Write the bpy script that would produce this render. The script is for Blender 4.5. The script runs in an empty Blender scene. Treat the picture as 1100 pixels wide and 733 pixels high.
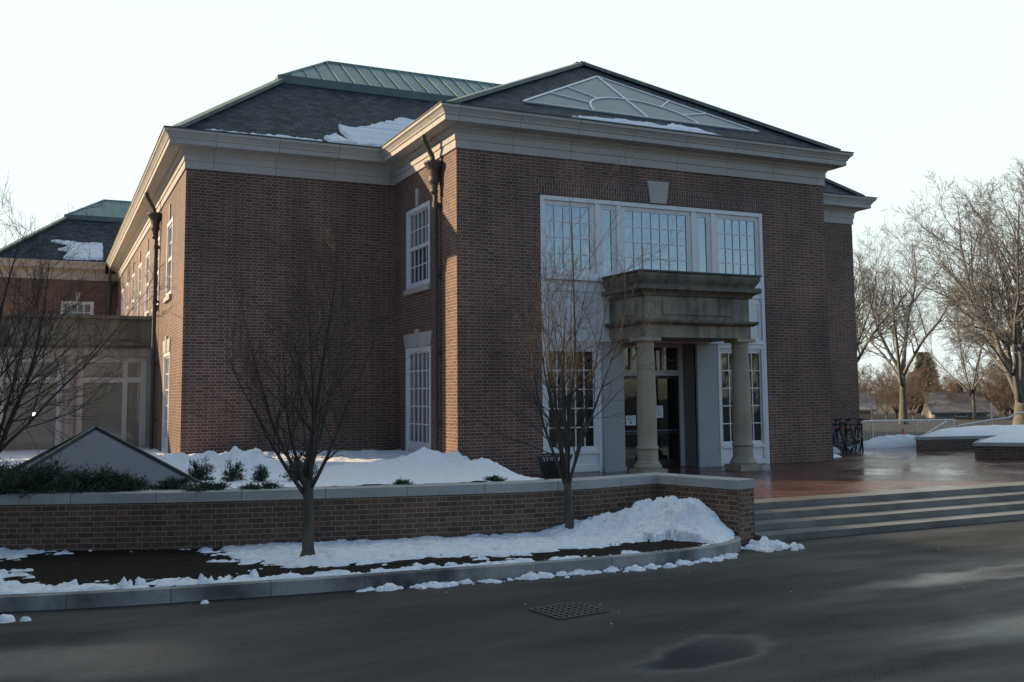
import bpy, math, random
from mathutils import Vector, Matrix, noise
R = math.radians
scene = bpy.context.scene
COL = scene.collection

# ------------------------------------------------------------------ camera
YAW, PITCH, ROLL, FPX = -0.4383, 0.0920, -0.0095, 1063.09
def cam_axes():
    cy, sy = math.cos(YAW), math.sin(YAW); cp, sp = math.cos(PITCH), math.sin(PITCH); cr, sr = math.cos(ROLL), math.sin(ROLL)
    B = Matrix(((1, 0, 0), (0, 0, -1), (0, 1, 0)))
    Ry = Matrix(((cy, 0, sy), (0, 1, 0), (-sy, 0, cy)))
    Rx = Matrix(((1, 0, 0), (0, cp, sp), (0, -sp, cp)))
    Rz = Matrix(((cr, -sr, 0), (sr, cr, 0), (0, 0, 1)))
    return Rz @ Rx @ Ry @ B
A = cam_axes()
cd = bpy.data.cameras.new('camera'); cam = bpy.data.objects.new('camera', cd); COL.objects.link(cam)
M4 = Matrix((A[0], -A[1], -A[2])).transposed().to_4x4(); M4.translation = Vector((0, 0, 2.2))
cam.matrix_world = M4
cd.sensor_width = 36; cd.lens = FPX / 1100 * 36; cd.shift_y = -40.2 / 1100
cd.clip_start = .1; cd.clip_end = 3000
scene.camera = cam

# ------------------------------------------------------------------ sky, sun, exposure
SUN_EL = R(22.8)
SUN_FROM = Vector((-.818, .575, 0)).normalized()          # where the sun stands
W = bpy.data.worlds.new('World'); scene.world = W; W.use_nodes = True
nt = W.node_tree; nt.nodes.clear(); N = nt.nodes.new; LK = nt.links.new
sky = N('ShaderNodeTexSky'); sky.sky_type = 'NISHITA'; sky.sun_disc = False
sky.sun_elevation = SUN_EL; sky.sun_rotation = math.atan2(SUN_FROM.x, SUN_FROM.y)
sky.air_density = 1.0; sky.dust_density = 1.2; sky.ozone_density = 1.0; sky.altitude = 50
tc = N('ShaderNodeTexCoord')
mp = N('ShaderNodeMapping'); mp.inputs['Scale'].default_value = (1, 1, 2.6)
LK(tc.outputs['Generated'], mp.inputs['Vector'])
nz = N('ShaderNodeTexNoise'); nz.inputs['Scale'].default_value = 2.3; nz.inputs['Detail'].default_value = 7; nz.inputs['Roughness'].default_value = .58
LK(mp.outputs[0], nz.inputs['Vector'])
# a thin bright cloud veil: broken overhead and behind the viewer, closed towards the sun
dot = N('ShaderNodeVectorMath'); dot.operation = 'DOT_PRODUCT'; dot.inputs[1].default_value = (.2, .95, -.15)
LK(tc.outputs['Generated'], dot.inputs[0])
ad = N('ShaderNodeMath'); ad.operation = 'MULTIPLY_ADD'; ad.inputs[1].default_value = .7
LK(dot.outputs['Value'], ad.inputs[0]); LK(nz.outputs['Fac'], ad.inputs[2])
cr_ = N('ShaderNodeMapRange'); cr_.inputs['From Min'].default_value = .36; cr_.inputs['From Max'].default_value = .66
cr_.inputs['To Min'].default_value = .0; cr_.inputs['To Max'].default_value = .96
LK(ad.outputs[0], cr_.inputs['Value'])
mx = N('ShaderNodeMix'); mx.data_type = 'RGBA'
LK(cr_.outputs[0], mx.inputs['Factor']); LK(sky.outputs[0], mx.inputs[6]); mx.inputs[7].default_value = (4.95, 5.55, 5.4, 1)
bg = N('ShaderNodeBackground'); bg.inputs['Strength'].default_value = .14
wo = N('ShaderNodeOutputWorld'); LK(mx.outputs[2], bg.inputs['Color']); LK(bg.outputs[0], wo.inputs['Surface'])

sl = bpy.data.lights.new('sun', 'SUN'); sl.energy = 5.0; sl.angle = R(.6); sl.color = (1, .75, .46)
so = bpy.data.objects.new('sun', sl); COL.objects.link(so)
sd = Vector((SUN_FROM.x * math.cos(SUN_EL), SUN_FROM.y * math.cos(SUN_EL), math.sin(SUN_EL)))
so.rotation_euler = sd.to_track_quat('Z', 'Y').to_euler(); so.location = (-20, 20, 30)

vs = scene.view_settings; vs.view_transform = 'Standard'; vs.look = 'None'; vs.gamma = 1; vs.use_curve_mapping = False
vs.exposure = .5
scene.render.engine = 'CYCLES'
scene.cycles.max_bounces = 6; scene.cycles.diffuse_bounces = 3; scene.cycles.glossy_bounces = 3
scene.cycles.caustics_reflective = False; scene.cycles.caustics_refractive = False
scene.cycles.use_denoising = True

# ------------------------------------------------------------------ materials
MAT = {}
class NT:
    def __init__(s, name):
        m = bpy.data.materials.new(name); m.use_nodes = True; s.m = m; s.t = m.node_tree; s.t.nodes.clear()
        s.out = s.n('ShaderNodeOutputMaterial'); s.p = s.n('ShaderNodeBsdfPrincipled'); s.l(s.p.outputs[0], s.out.inputs[0])
        MAT[name] = m
    def n(s, k): return s.t.nodes.new(k)
    def l(s, a, b): s.t.links.new(a, b)
    def set(s, sock, v):
        if hasattr(v, 'is_linked') or isinstance(v, bpy.types.NodeSocket): s.l(v, sock)
        else: sock.default_value = v
    def math(s, op, a, b=0.0, c=None):
        n = s.n('ShaderNodeMath'); n.operation = op; s.set(n.inputs[0], a); s.set(n.inputs[1], b)
        if c is not None: s.set(n.inputs[2], c)
        return n.outputs[0]
    def obj(s, scale=(1, 1, 1)):
        t = s.n('ShaderNodeTexCoord'); m = s.n('ShaderNodeMapping'); m.inputs['Scale'].default_value = scale
        s.l(t.outputs['Object'], m.inputs[0]); return m.outputs[0]
    def noise(s, vec, scale, detail=4, rough=.55):
        n = s.n('ShaderNodeTexNoise'); n.inputs['Scale'].default_value = scale; n.inputs['Detail'].default_value = detail
        n.inputs['Roughness'].default_value = rough
        if vec is not None: s.l(vec, n.inputs['Vector'])
        return n.outputs['Fac']
    def rng(s, v, a, b, c=0., d=1., smooth=False):
        n = s.n('ShaderNodeMapRange'); s.set(n.inputs['Value'], v)
        if smooth: n.interpolation_type = 'SMOOTHSTEP'
        for k, x in zip(('From Min', 'From Max', 'To Min', 'To Max'), (a, b, c, d)): n.inputs[k].default_value = x
        return n.outputs[0]
    def mix(s, f, a, b, mode='MIX'):
        n = s.n('ShaderNodeMix'); n.data_type = 'RGBA'; n.blend_type = mode; s.set(n.inputs['Factor'], f)
        for i, v in ((6, a), (7, b)):
            if isinstance(v, (tuple, list)): v = (*v[:3], 1)
            s.set(n.inputs[i], v)
        return n.outputs[2]
    def bump(s, h, strength=.5, dist=.02):
        n = s.n('ShaderNodeBump'); n.inputs['Strength'].default_value = strength; n.inputs['Distance'].default_value = dist
        s.l(h, n.inputs['Height']); s.l(n.outputs[0], s.p.inputs['Normal'])
    def col(s, v): s.set(s.p.inputs['Base Color'], (*v[:3], 1) if isinstance(v, (tuple, list)) else v)
    def ro(s, v): s.set(s.p.inputs['Roughness'], v)

def plain(name, col, rough=.6, spec=.5, metal=0., var=.15, sc=6):
    t = NT(name); f = t.noise(t.obj(), sc, 5)
    t.col(t.mix(f, tuple(c * (1 - var) for c in col), tuple(min(1, c * (1 + var)) for c in col)))
    t.ro(rough); t.p.inputs['Specular IOR Level'].default_value = spec; t.p.inputs['Metallic'].default_value = metal
    return t

def brick(name, tones, mortar, course=.072, length=.21, jw=.011, tint=None, wet=.75, flemish=True, swap=False):
    t = NT(name)
    uv = t.n('ShaderNodeUVMap'); sx = t.n('ShaderNodeSeparateXYZ'); t.l(uv.outputs[0], sx.inputs[0])
    u, v = sx.outputs[0], sx.outputs[1]
    if swap: u, v = v, u
    P = length * 1.5 if flemish else length
    row = t.math('FLOOR', t.math('DIVIDE', v, course)); fv = t.math('FRACT', t.math('DIVIDE', v, course))
    odd = t.math('MODULO', t.math('ABSOLUTE', row), 2.0)
    uu = t.math('MULTIPLY_ADD', odd, .5, t.math('DIVIDE', u, P))
    if not flemish: uu = t.math('MULTIPLY_ADD', odd, .0, uu)
    fu = t.math('FRACT', uu); iu = t.math('FLOOR', uu)
    jv = jw / course; ju = jw / P
    if flemish:
        hd = t.math('GREATER_THAN', fu, 2 / 3)
        # distance into the brick from its left joint
        loc = t.math('SUBTRACT', fu, t.math('MULTIPLY', hd, 2 / 3))
        idx = t.math('ADD', t.math('MULTIPLY', iu, 2.0), hd)
        mo = t.math('MAXIMUM', t.math('LESS_THAN', loc, ju), t.math('LESS_THAN', fv, jv))
    else:
        idx = iu; mo = t.math('MAXIMUM', t.math('LESS_THAN', fu, ju), t.math('LESS_THAN', fv, jv)); hd = None
    cb = t.n('ShaderNodeCombineXYZ'); t.l(idx, cb.inputs[0]); t.l(row, cb.inputs[1])
    wn = t.n('ShaderNodeTexWhiteNoise'); wn.noise_dimensions = '2D'; t.l(cb.outputs[0], wn.inputs['Vector'])
    ramp = t.n('ShaderNodeValToRGB'); t.l(wn.outputs['Value'], ramp.inputs[0])
    el = ramp.color_ramp.elements
    while len(el) < len(tones): el.new(.5)
    for i, c in enumerate(tones): el[i].position = i / (len(tones) - 1); el[i].color = (*c, 1)
    o = t.obj(); big = t.noise(o, .35, 4); small = t.noise(o, 14, 3)
    c = t.mix(t.rng(small, .3, .7, 0, .35), ramp.outputs[0], (.05, .035, .03))
    c = t.mix(mo, c, mortar)
    sc = t.n('ShaderNodeMix'); sc.data_type = 'RGBA'; sc.blend_type = 'MULTIPLY'; sc.inputs['Factor'].default_value = 1
    t.l(c, sc.inputs[6]); stn = t.noise(t.obj((1.6, 1.6, .3)), 1.0, 5, .6); g = t.math('MULTIPLY', t.rng(big, .25, .75, .68, 1.3), t.rng(stn, .3, .7, .78, 1.2)); cc = t.n('ShaderNodeCombineColor')
    for i in range(3): t.l(g, cc.inputs[i])
    t.l(cc.outputs[0], sc.inputs[7]); t.col(sc.outputs[2])
    t.ro(wet); t.bump(t.math('ADD', t.math('MULTIPLY', mo, -1.0), t.math('MULTIPLY', small, .35)), .5, .008)
    return t

TONES = [(.08, .039, .029), (.12, .054, .038), (.165, .073, .05), (.105, .052, .039), (.19, .092, .063)]
brick('brick', TONES, (.32, .28, .235), jw=.0095)
brick('soldier_brick', TONES, (.33, .3, .26), course=.072, length=.22, flemish=False, swap=True)
brick('garden_brick', [(.055, .033, .022), (.085, .046, .03), (.125, .064, .038), (.07, .04, .027), (.16, .085, .048)], (.22, .185, .14), course=.072, length=.215, jw=.0095)
pv = brick('paving_brick', [(.085, .035, .028), (.14, .052, .04), (.11, .044, .034)], (.07, .055, .048), course=.105, length=.21, jw=.007, flemish=False)
o = pv.obj(); a = pv.noise(o, .55, 5); pv.ro(pv.rng(a, .38, .66, .1, .38)); pv.p.inputs['Specular IOR Level'].default_value = .6

def stone(name, base, rough=.8, dirt=.4, joint=1.5, dirtcol=(.1, .095, .08), streak=True):
    t = NT(name); o = t.obj(); n1 = t.noise(o, 1.3, 6); n2 = t.noise(o, 30, 3)
    st = t.noise(t.obj((5, 5, .45)), 1.0, 5, .6)
    c = t.mix(t.rng(n2, .3, .7), tuple(x * .88 for x in base), tuple(min(1, x * 1.1) for x in base))
    f = t.math('MULTIPLY', t.rng(t.math('ADD', n1, st) if streak else t.math('MULTIPLY', n1, 2.0), .85, 1.3), dirt)
    c = t.mix(f, c, dirtcol)
    if joint:
        uv = t.n('ShaderNodeUVMap'); sx = t.n('ShaderNodeSeparateXYZ'); t.l(uv.outputs[0], sx.inputs[0])
        fu = t.math('FRACT', t.math('DIVIDE', sx.outputs[0], joint)); j = t.math('LESS_THAN', fu, .012 / joint)
        iu = t.math('FLOOR', t.math('DIVIDE', sx.outputs[0], joint))
        wn = t.n('ShaderNodeTexWhiteNoise'); wn.noise_dimensions = '1D'; t.l(iu, wn.inputs['W'])
        c = t.mix(t.math('MULTIPLY', wn.outputs['Value'], .22), c, tuple(x * .6 for x in base))
        c = t.mix(t.math('MULTIPLY', j, .75), c, (.06, .055, .05))
    t.col(c); t.ro(rough); t.bump(n2, .25, .01); return t
stone('limestone', (.47, .44, .41), dirt=.3, dirtcol=(.28, .26, .245))
stone('portico_stone', (.3, .265, .2), dirt=.85, joint=1.25, dirtcol=(.05, .045, .036))
stone('stained_stone', (.17, .155, .12), dirt=.9, joint=1.25, dirtcol=(.03, .028, .022))
stone('column_stone', (.36, .315, .235), dirt=.5, joint=0, dirtcol=(.16, .14, .11))
stone('annex_stone', (.55, .47, .39), dirt=.65, joint=1.4, dirtcol=(.16, .135, .115))
stone('granite', (.3, .295, .28), dirt=.3, joint=1.25, streak=False, dirtcol=(.16, .16, .15))
stone('coping_stone', (.36, .355, .34), dirt=.35, joint=1.13, streak=False, dirtcol=(.18, .18, .17))
stone('kerb_stone', (.3, .295, .285), dirt=1.0, joint=1.05, streak=False, dirtcol=(.05, .05, .05))
st = stone('step_stone', (.19, .185, .175), dirt=.7, joint=1.5, streak=False, dirtcol=(.06, .06, .055)); st.ro(.35)
stone('pier_stone', (.4, .4, .4), dirt=.25, joint=0, dirtcol=(.25, .24, .22))
plain('white_paint', (.72, .72, .74), .45, var=.07)
plain('grey_paint', (.5, .5, .5), .5, var=.08)
plain('cream_paint', (.72, .62, .54), .5, var=.1)
plain('vestibule_paint', (.2, .2, .2), .6, var=.1)
plain('black_metal', (.012, .012, .014), .4)
plain('rail_metal', (.62, .6, .6), .4)
plain('iron', (.055, .05, .045), .6)
plain('pipe_metal', (.075, .068, .056), .55, var=.3)
plain('gutter_metal', (.05, .055, .05), .6)
plain('rubber', (.015, .015, .015), .7)
plain('steel', (.35, .35, .36), .3, metal=.9)
plain('blue_enamel', (.03, .04, .16), .3); plain('red_enamel', (.3, .03, .02), .3); plain('dark_enamel', (.02, .02, .025), .3)
plain('orange_plastic', (.75, .12, .03), .5, var=.05)
plain('paper', (.75, .78, .82), .8, var=.03); plain('ink', (.04, .04, .06), .8)

# slate
t = NT('slate'); uv = t.n('ShaderNodeUVMap')
b = t.n('ShaderNodeTexBrick'); t.l(uv.outputs[0], b.inputs['Vector']); b.inputs['Scale'].default_value = 1
b.inputs['Brick Width'].default_value = .26; b.inputs['Row Height'].default_value = .16; b.inputs['Mortar Size'].default_value = .012; b.inputs['Mortar Smooth'].default_value = .1
b.inputs['Color1'].default_value = (.02, .024, .032, 1); b.inputs['Color2'].default_value = (.075, .084, .1, 1); b.inputs['Mortar'].default_value = (.015, .015, .017, 1)
o = t.obj(); n1 = t.noise(o, 1.2, 5)
t.col(t.mix(t.rng(n1, .35, .7, 0, .5), b.outputs['Color'], (.028, .034, .043))); t.ro(.6)
sx = t.n('ShaderNodeSeparateXYZ'); t.l(uv.outputs[0], sx.inputs[0])
saw = t.math('SUBTRACT', 1.0, t.math('FRACT', t.math('DIVIDE', sx.outputs[1], .16)))
t.bump(t.math('ADD', saw, t.math('MULTIPLY', b.outputs['Fac'], -.5)), .9, .03); t.p.inputs['Specular IOR Level'].default_value = .18; t.ro(.75)
t = NT('copper'); n1 = t.noise(t.obj((1, 1, .5)), 1.1, 6); n2 = t.noise(t.obj(), 9, 4)
c = t.mix(t.rng(n1, .3, .7), (.11, .19, .18), (.18, .28, .262)); c = t.mix(t.rng(n2, .55, .8, 0, .5), c, (.09, .12, .11)); t.col(c); t.ro(.55); t.p.inputs['Metallic'].default_value = .1
t = NT('copper_trim'); n1 = t.noise(t.obj(), 2.5, 6)
t.col(t.mix(t.rng(n1, .3, .7), (.075, .1, .095), (.13, .17, .16))); t.ro(.6)

def glass(name, col, ior=1.9, rough=.02, wob=.012, sc=1.2, var=None):
    t = NT(name); o = t.obj(); n = t.noise(o, sc, 2)
    if var: t.col(t.mix(t.rng(t.noise(o, var[1], 3), .35, .65), col, var[0]))
    else: t.col(col)
    t.ro(rough); t.p.inputs['IOR'].default_value = ior; t.bump(n, .25, wob); return t
glass('sky_glass', (.01, .024, .036), 3.0, wob=.004).p.inputs['Specular Tint'].default_value = (.72, .87, 1, 1)
glass('dark_glass', (.014, .014, .014), 1.7, var=((.035, .03, .026), 1.7))
glass('door_glass', (.006, .006, .006), 1.55)
glass('curtain_glass', (.12, .125, .13), 1.6, var=((.2, .2, .2), 1.1))
glass('blind_glass', (.3, .265, .21), 1.4, var=((.37, .33, .27), .8))
glass('screen_glass', (.03, .033, .035), 1.5)
glass('grey_glass', (.075, .09, .125), 1.3, rough=.12, wob=.006)
glass('roof_glass', (.09, .13, .16), 1.22, rough=.3, wob=.004)

# snow
def snowmat(name, dirty):
    t = NT(name); o = t.obj(); n1 = t.noise(o, 7, 6, .65); n2 = t.noise(o, 45, 3)
    c = (.86, .885, .92)
    vo = t.n('ShaderNodeTexVoronoi'); vo.inputs['Scale'].default_value = 11; t.l(o, vo.inputs['Vector'])
    ws_ = t.n('ShaderNodeSeparateColor'); t.l(vo.outputs['Color'], ws_.inputs[0])
    lit_ = t.math('MULTIPLY', t.math('LESS_THAN', vo.outputs['Distance'], .13), t.math('LESS_THAN', ws_.outputs[0], .12 + dirty * .3))
    cc_ = t.mix(t.rng(n1, .52, .78, 0, dirty), c, (.3, .28, .25))
    t.col(t.mix(t.math('MULTIPLY', lit_, .8), cc_, (.07, .05, .035))); t.ro(.75)
    t.p.inputs['Specular IOR Level'].default_value = .25
    t.bump(t.math('ADD', n1, t.math('MULTIPLY', n2, .5)), .8, .06)
snowmat('snow', .15); snowmat('crusted_snow', .4); snowmat('dirty_snow', .75)
t = NT('mulch'); o = t.obj(); n1 = t.noise(o, 16, 6, .8); t.col(t.mix(t.rng(n1, .35, .7), (.003, .0025, .002), (.03, .021, .015))); t.ro(.95); t.p.inputs['Specular IOR Level'].default_value = .15; t.bump(n1, .6, .02)
t = NT('grass_ground'); o = t.obj(); n1 = t.noise(o, .25, 5, .6); t.col(t.mix(t.rng(n1, .4, .6), (.02, .017, .012), (.042, .034, .025))); t.ro(.9)
# asphalt: dark, fine aggregate, wet sheets of different gloss
t = NT('asphalt'); o = t.obj(); n1 = t.noise(o, 48, 3, .7); n2 = t.noise(t.obj((.3, 1, 1)), .8, 6, .6); n3 = t.noise(o, 2.2, 5)
wn = t.n('ShaderNodeTexVoronoi'); wn.inputs['Scale'].default_value = 9; t.l(o, wn.inputs['Vector'])
sp = t.math('LESS_THAN', wn.outputs['Distance'], .06)
c = t.mix(t.rng(n1, .36, .66), (.008, .008, .008), (.066, .064, .062))
c = t.mix(t.rng(n2, .35, .65), c, (.03, .029, .029)); c = t.mix(t.math('MULTIPLY', sp, .22), c, (.25, .25, .24)); t.col(c)
def blob(cx, cy, rx, ry, ang=0, e0=.35, e1=1.25):
    m = t.n('ShaderNodeMapping'); m.vector_type = 'TEXTURE'; m.inputs['Location'].default_value = (cx, cy, 0); m.inputs['Rotation'].default_value = (0, 0, ang); m.inputs['Scale'].default_value = (rx, ry, 1)
    t.l(wob, m.inputs[0]); ln = t.n('ShaderNodeVectorMath'); ln.operation = 'LENGTH'; t.l(m.outputs[0], ln.inputs[0])
    return t.rng(ln.outputs['Value'], e0, e1, 1, 0, True)
tcn = t.n('ShaderNodeTexCoord'); nn = t.n('ShaderNodeTexNoise'); nn.inputs['Scale'].default_value = 1.6; nn.inputs['Detail'].default_value = 4
t.l(tcn.outputs['Object'], nn.inputs['Vector'])
w2 = t.n('ShaderNodeVectorMath'); w2.operation = 'MULTIPLY_ADD'; w2.inputs[1].default_value = (.5, .5, 0); t.l(nn.outputs['Color'], w2.inputs[0]); t.l(tcn.outputs['Object'], w2.inputs[2])
w3 = t.n('ShaderNodeVectorMath'); w3.operation = 'SUBTRACT'; w3.inputs[1].default_value = (.25, .25, 0); t.l(w2.outputs[0], w3.inputs[0]); wob = w3.outputs[0]
pud = t.math('MAXIMUM', t.math('MULTIPLY', blob(5.15, 7.15, .95, .42, .3, .55, 1.1), .85), t.math('MULTIPLY', blob(10.6, 8.6, 2.3, .34, .0), .85))
pud = t.math('MAXIMUM', pud, t.math('MULTIPLY', blob(9.2, 6.6, 2.6, .5, .02), .5))
pud = t.math('MAXIMUM', pud, t.math('MULTIPLY', blob(.3, 9.3, 1.5, .6, -.35), .55))
ro = t.rng(n2, .36, .64, .8, .5); ro = t.math('MAXIMUM', .1, t.math('MULTIPLY_ADD', pud, -.55, ro))
t.ro(ro); t.set(t.p.inputs['Specular IOR Level'], t.math('MULTIPLY_ADD', pud, .35, t.rng(n2, .36, .64, .12, .32)))
hb = t.math('MULTIPLY', t.math('SUBTRACT', t.math('MULTIPLY_ADD', n3, .2, n1), .6), t.math('SUBTRACT', 1.0, pud)); t.bump(hb, .5, .02)
# bark, foliage
def bark(name, c1, c2):
    t = NT(name); n1 = t.noise(t.obj((12, 12, 3)), 1, 5); t.col(t.mix(t.rng(n1, .3, .7), c1, c2)); t.ro(.85); t.bump(n1, .5, .02)
bark('sapling_bark', (.045, .038, .03), (.1, .085, .065)); bark('twig_bark', (.032, .026, .023), (.07, .055, .046))
bark('oak_bark', (.08, .076, .066), (.18, .17, .15)); bark('hazed_twig', (.14, .137, .135), (.22, .217, .215))  # twigs lightened: distance haze and pale exposure put into their colour
bark('brush_twig', (.13, .095, .075), (.22, .17, .135))
t = NT('juniper'); n1 = t.noise(t.obj(), 8, 3); t.col(t.mix(t.rng(n1, .35, .65), (.016, .032, .016), (.04, .065, .038))); t.ro(.7)
t = NT('pine_foliage'); n1 = t.noise(t.obj(), 2, 3); t.col(t.mix(t.rng(n1, .35, .65), (.09, .095, .06), (.17, .17, .115))); t.ro(.8)
plain('house_wall', (.35, .33, .31), .8); plain('house_tan', (.45, .36, .26), .8); plain('house_roof', (.16, .16, .18), .8)
t = NT('lamp_glow'); t.p.inputs['Emission Color'].default_value = (.8, .88, 1, 1); t.p.inputs['Emission Strength'].default_value = 3; t.col((.8, .8, .8))

# ------------------------------------------------------------------ mesh helpers
class MB:
    def __init__(s): s.v = []; s.f = []; s.mi = []
    def add(s, vs, fs, mi=0):
        b = len(s.v); s.v.extend(Vector(p) for p in vs); s.f.extend([tuple(b + i for i in f) for f in fs]); s.mi.extend([mi] * len(fs)); return s
    def quad(s, a, b, c, d, mi=0): return s.add([a, b, c, d], [(0, 1, 2, 3)], mi)
    def box(s, x0, x1, y0, y1, z0, z1, mi=0):
        x0, x1 = min(x0, x1), max(x0, x1); y0, y1 = min(y0, y1), max(y0, y1)
        v = [(x, y, z) for z in (z0, z1) for y in (y0, y1) for x in (x0, x1)]
        return s.add(v, [(0, 2, 3, 1), (4, 5, 7, 6), (0, 1, 5, 4), (2, 6, 7, 3), (0, 4, 6, 2), (1, 3, 7, 5)], mi)
    def bar(s, p, q, w, h, up=(0, 0, 1)):
        p, q = Vector(p), Vector(q); d = (q - p).normalized(); u = Vector(up); r = d.cross(u)
        if r.length < 1e-4: r = d.cross(Vector((0, 1, 0)))
        r.normalize(); u = r.cross(d); r *= w / 2; u *= h / 2
        v = [p - r - u, p + r - u, p + r + u, p - r + u, q - r - u, q + r - u, q + r + u, q - r + u]
        return s.add(v, [(3, 2, 1, 0), (4, 5, 6, 7), (0, 1, 5, 4), (1, 2, 6, 5), (2, 3, 7, 6), (3, 0, 4, 7)])
    def tube(s, pts, rad, k=6, cap=True):
        pts = [Vector(p) for p in pts]
        if not isinstance(rad, (list, tuple)): rad = [rad] * len(pts)
        b = len(s.v); n = len(pts); prev = None
        for i, p in enumerate(pts):
            d = (pts[min(i + 1, n - 1)] - pts[max(i - 1, 0)]);
            if d.length < 1e-9: d = Vector((0, 0, 1))
            d.normalize()
            if prev is None: a = d.orthogonal().normalized()
            else:
                a = prev - d * prev.dot(d)
                a = a.normalized() if a.length > 1e-6 else d.orthogonal().normalized()
            prev = a; c = d.cross(a); r = rad[i]
            for j in range(k):
                t_ = 2 * math.pi * j / k; s.v.append(p + a * (r * math.cos(t_)) + c * (r * math.sin(t_)))
        for i in range(n - 1):
            for j in range(k):
                j2 = (j + 1) % k; s.f.append((b + i * k + j, b + i * k + j2, b + (i + 1) * k + j2, b + (i + 1) * k + j)); s.mi.append(0)
        if cap: s.f.append(tuple(b + j for j in reversed(range(k)))); s.f.append(tuple(b + (n - 1) * k + j for j in range(k))); s.mi += [0, 0]
        return s
    def lathe(s, prof, c=(0, 0, 0), k=24):
        b = len(s.v)
        for r, z in prof:
            for j in range(k):
                t_ = 2 * math.pi * j / k; s.v.append(Vector((c[0] + r * math.cos(t_), c[1] + r * math.sin(t_), c[2] + z)))
        for i in range(len(prof) - 1):
            for j in range(k):
                j2 = (j + 1) % k; s.f.append((b + i * k + j, b + i * k + j2, b + (i + 1) * k + j2, b + (i + 1) * k + j)); s.mi.append(0)
        s.f.append(tuple(b + j for j in reversed(range(k)))); s.f.append(tuple(b + (len(prof) - 1) * k + j for j in range(k))); s.mi += [0, 0]
        return s
    def build(s, name, mat, parent=None, smooth=False, origin=None):
        me = bpy.data.meshes.new(name); org = Vector(origin) if origin is not None else None
        vs = [p - org for p in s.v] if org is not None else s.v
        me.from_pydata([tuple(p) for p in vs], [], s.f)
        ms = mat if isinstance(mat, (list, tuple)) else [mat]
        for m in ms: me.materials.append(MAT[m])
        if len(ms) > 1: me.polygons.foreach_set('material_index', s.mi)
        if smooth: me.polygons.foreach_set('use_smooth', [True] * len(me.polygons))
        if len(s.f) < 60000:
            uvl = me.uv_layers.new(name='UVMap'); d = uvl.data; Z = Vector((0, 0, 1))
            for p in me.polygons:
                n = p.normal; u = Z.cross(n)
                if u.length < .05: u = Vector((1, 0, 0))
                else: u.normalize()
                w = n.cross(u)
                if n.z < -.5 and False: w = -w
                for li in p.loop_indices:
                    co = s.v[me.loops[li].vertex_index]; d[li].uv = (co.dot(u) + 100.0, co.dot(w) + 100.0)
        me.update()
        o = bpy.data.objects.new(name, me); COL.objects.link(o)
        if parent is not None:
            o.parent = parent
            if org is not None: o.location = org - Vector(parent_world(parent))
            else: o.location = -Vector(parent_world(parent))
        elif org is not None: o.location = org
        return o
PW = {}
def parent_world(p):
    l = Vector(p.location)
    while p.parent is not None: p = p.parent; l = l + p.location
    return l
def tag(o, label=None, cat=None, group=None, kind=None):
    if label: o['label'] = label
    if cat: o['category'] = cat
    if group: o['group'] = group
    if kind: o['kind'] = kind
    return o
def thing(name, label, cat, loc=(0, 0, 0), group=None):
    o = bpy.data.objects.new(name, None); COL.objects.link(o); o.location = loc; o.empty_display_size = .2
    return tag(o, label, cat, group)

# ------------------------------------------------------------------ setting: ground, road, terrace
def sheet(name, pts, z, mat):
    m = MB(); m.add([(x, y, z) for x, y in pts], [tuple(range(len(pts)))]); return tag(m.build(name, mat), kind='structure')
sheet('ground', [(-400, -400), (900, -400), (900, 900), (-400, 900)], -.03, 'grass_ground')
sheet('road', [(-60, -25), (70, -25), (70, 12.6), (-60, 12.6)], 0, 'asphalt')
tp = [(6.4, 13.4), (45, 13.4), (45, 26.0), (24.4, 26.0), (24.4, 25), (6.4, 25)]
m = MB(); n = len(tp)
m.add([(x, y, .4) for x, y in tp] + [(x, y, -.02) for x, y in tp], [tuple(range(n))] + [(i, n + i, n + (i + 1) % n, (i + 1) % n) for i in range(n)])
tag(m.build('terrace', 'paving_brick'), kind='structure')
stp = thing('terrace_steps', 'four long low wet granite steps rising from the road to the brick terrace', 'steps', (9.5, 11.85, 0))
for i in range(4):
    m = MB(); y0 = 11.85 + .43 * i; y1 = y0 + .47 if i < 3 else 13.62; z1 = .1 * (i + 1)
    m.box(9.57, 44.9, y0, y1, z1 - .1 + (.002 if i else -.02), z1 + (.004 if i == 3 else 0))
    m.build('step', 'step_stone', stp)

# ------------------------------------------------------------------ retaining wall, kerb, bed
WP = [(-9, 20.6), (-6, 18.4), (-3, 16.4), (-.54, 15.17), (.6, 14.68), (1.75, 14.24), (2.95, 13.9), (4.18, 13.58), (5.48, 13.3), (6.4, 13.14), (7.5, 13.12), (8.72, 13.32)]
KP = [(-9, 15.0), (-6, 13.6), (-3, 12.55), (-.38, 11.82), (.51, 11.6), (1.44, 11.45), (2.41, 11.32), (3.46, 11.2), (4.56, 11.1), (5.73, 11.0), (7.13, 10.98), (8.0, 11.05), (8.5, 11.2), (8.85, 11.42), (9.08, 11.75)]
def catmull(P, n=4):
    out = []
    for i in range(len(P) - 1):
        p0, p1, p2, p3 = P[max(i - 1, 0)], P[i], P[i + 1], P[min(i + 2, len(P) - 1)]
        for k in range(n):
            t_ = k / n
            out.append(tuple(.5 * (2 * b_ + (c_ - a_) * t_ + (2 * a_ - 5 * b_ + 4 * c_ - d_) * t_ ** 2 + (-a_ + 3 * b_ - 3 * c_ + d_) * t_ ** 3) for a_, b_, c_, d_ in zip(p0, p1, p2, p3)))
    out.append(P[-1]); return out
WPs, KPs = catmull(WP), catmull(KP)
def interp(P, x):
    if x <= P[0][0]: return P[0][1]
    for a_, b_ in zip(P, P[1:]):
        if a_[0] <= x <= b_[0]: return a_[1] + (b_[1] - a_[1]) * (x - a_[0]) / (b_[0] - a_[0] + 1e-9)
    return P[-1][1]
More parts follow.
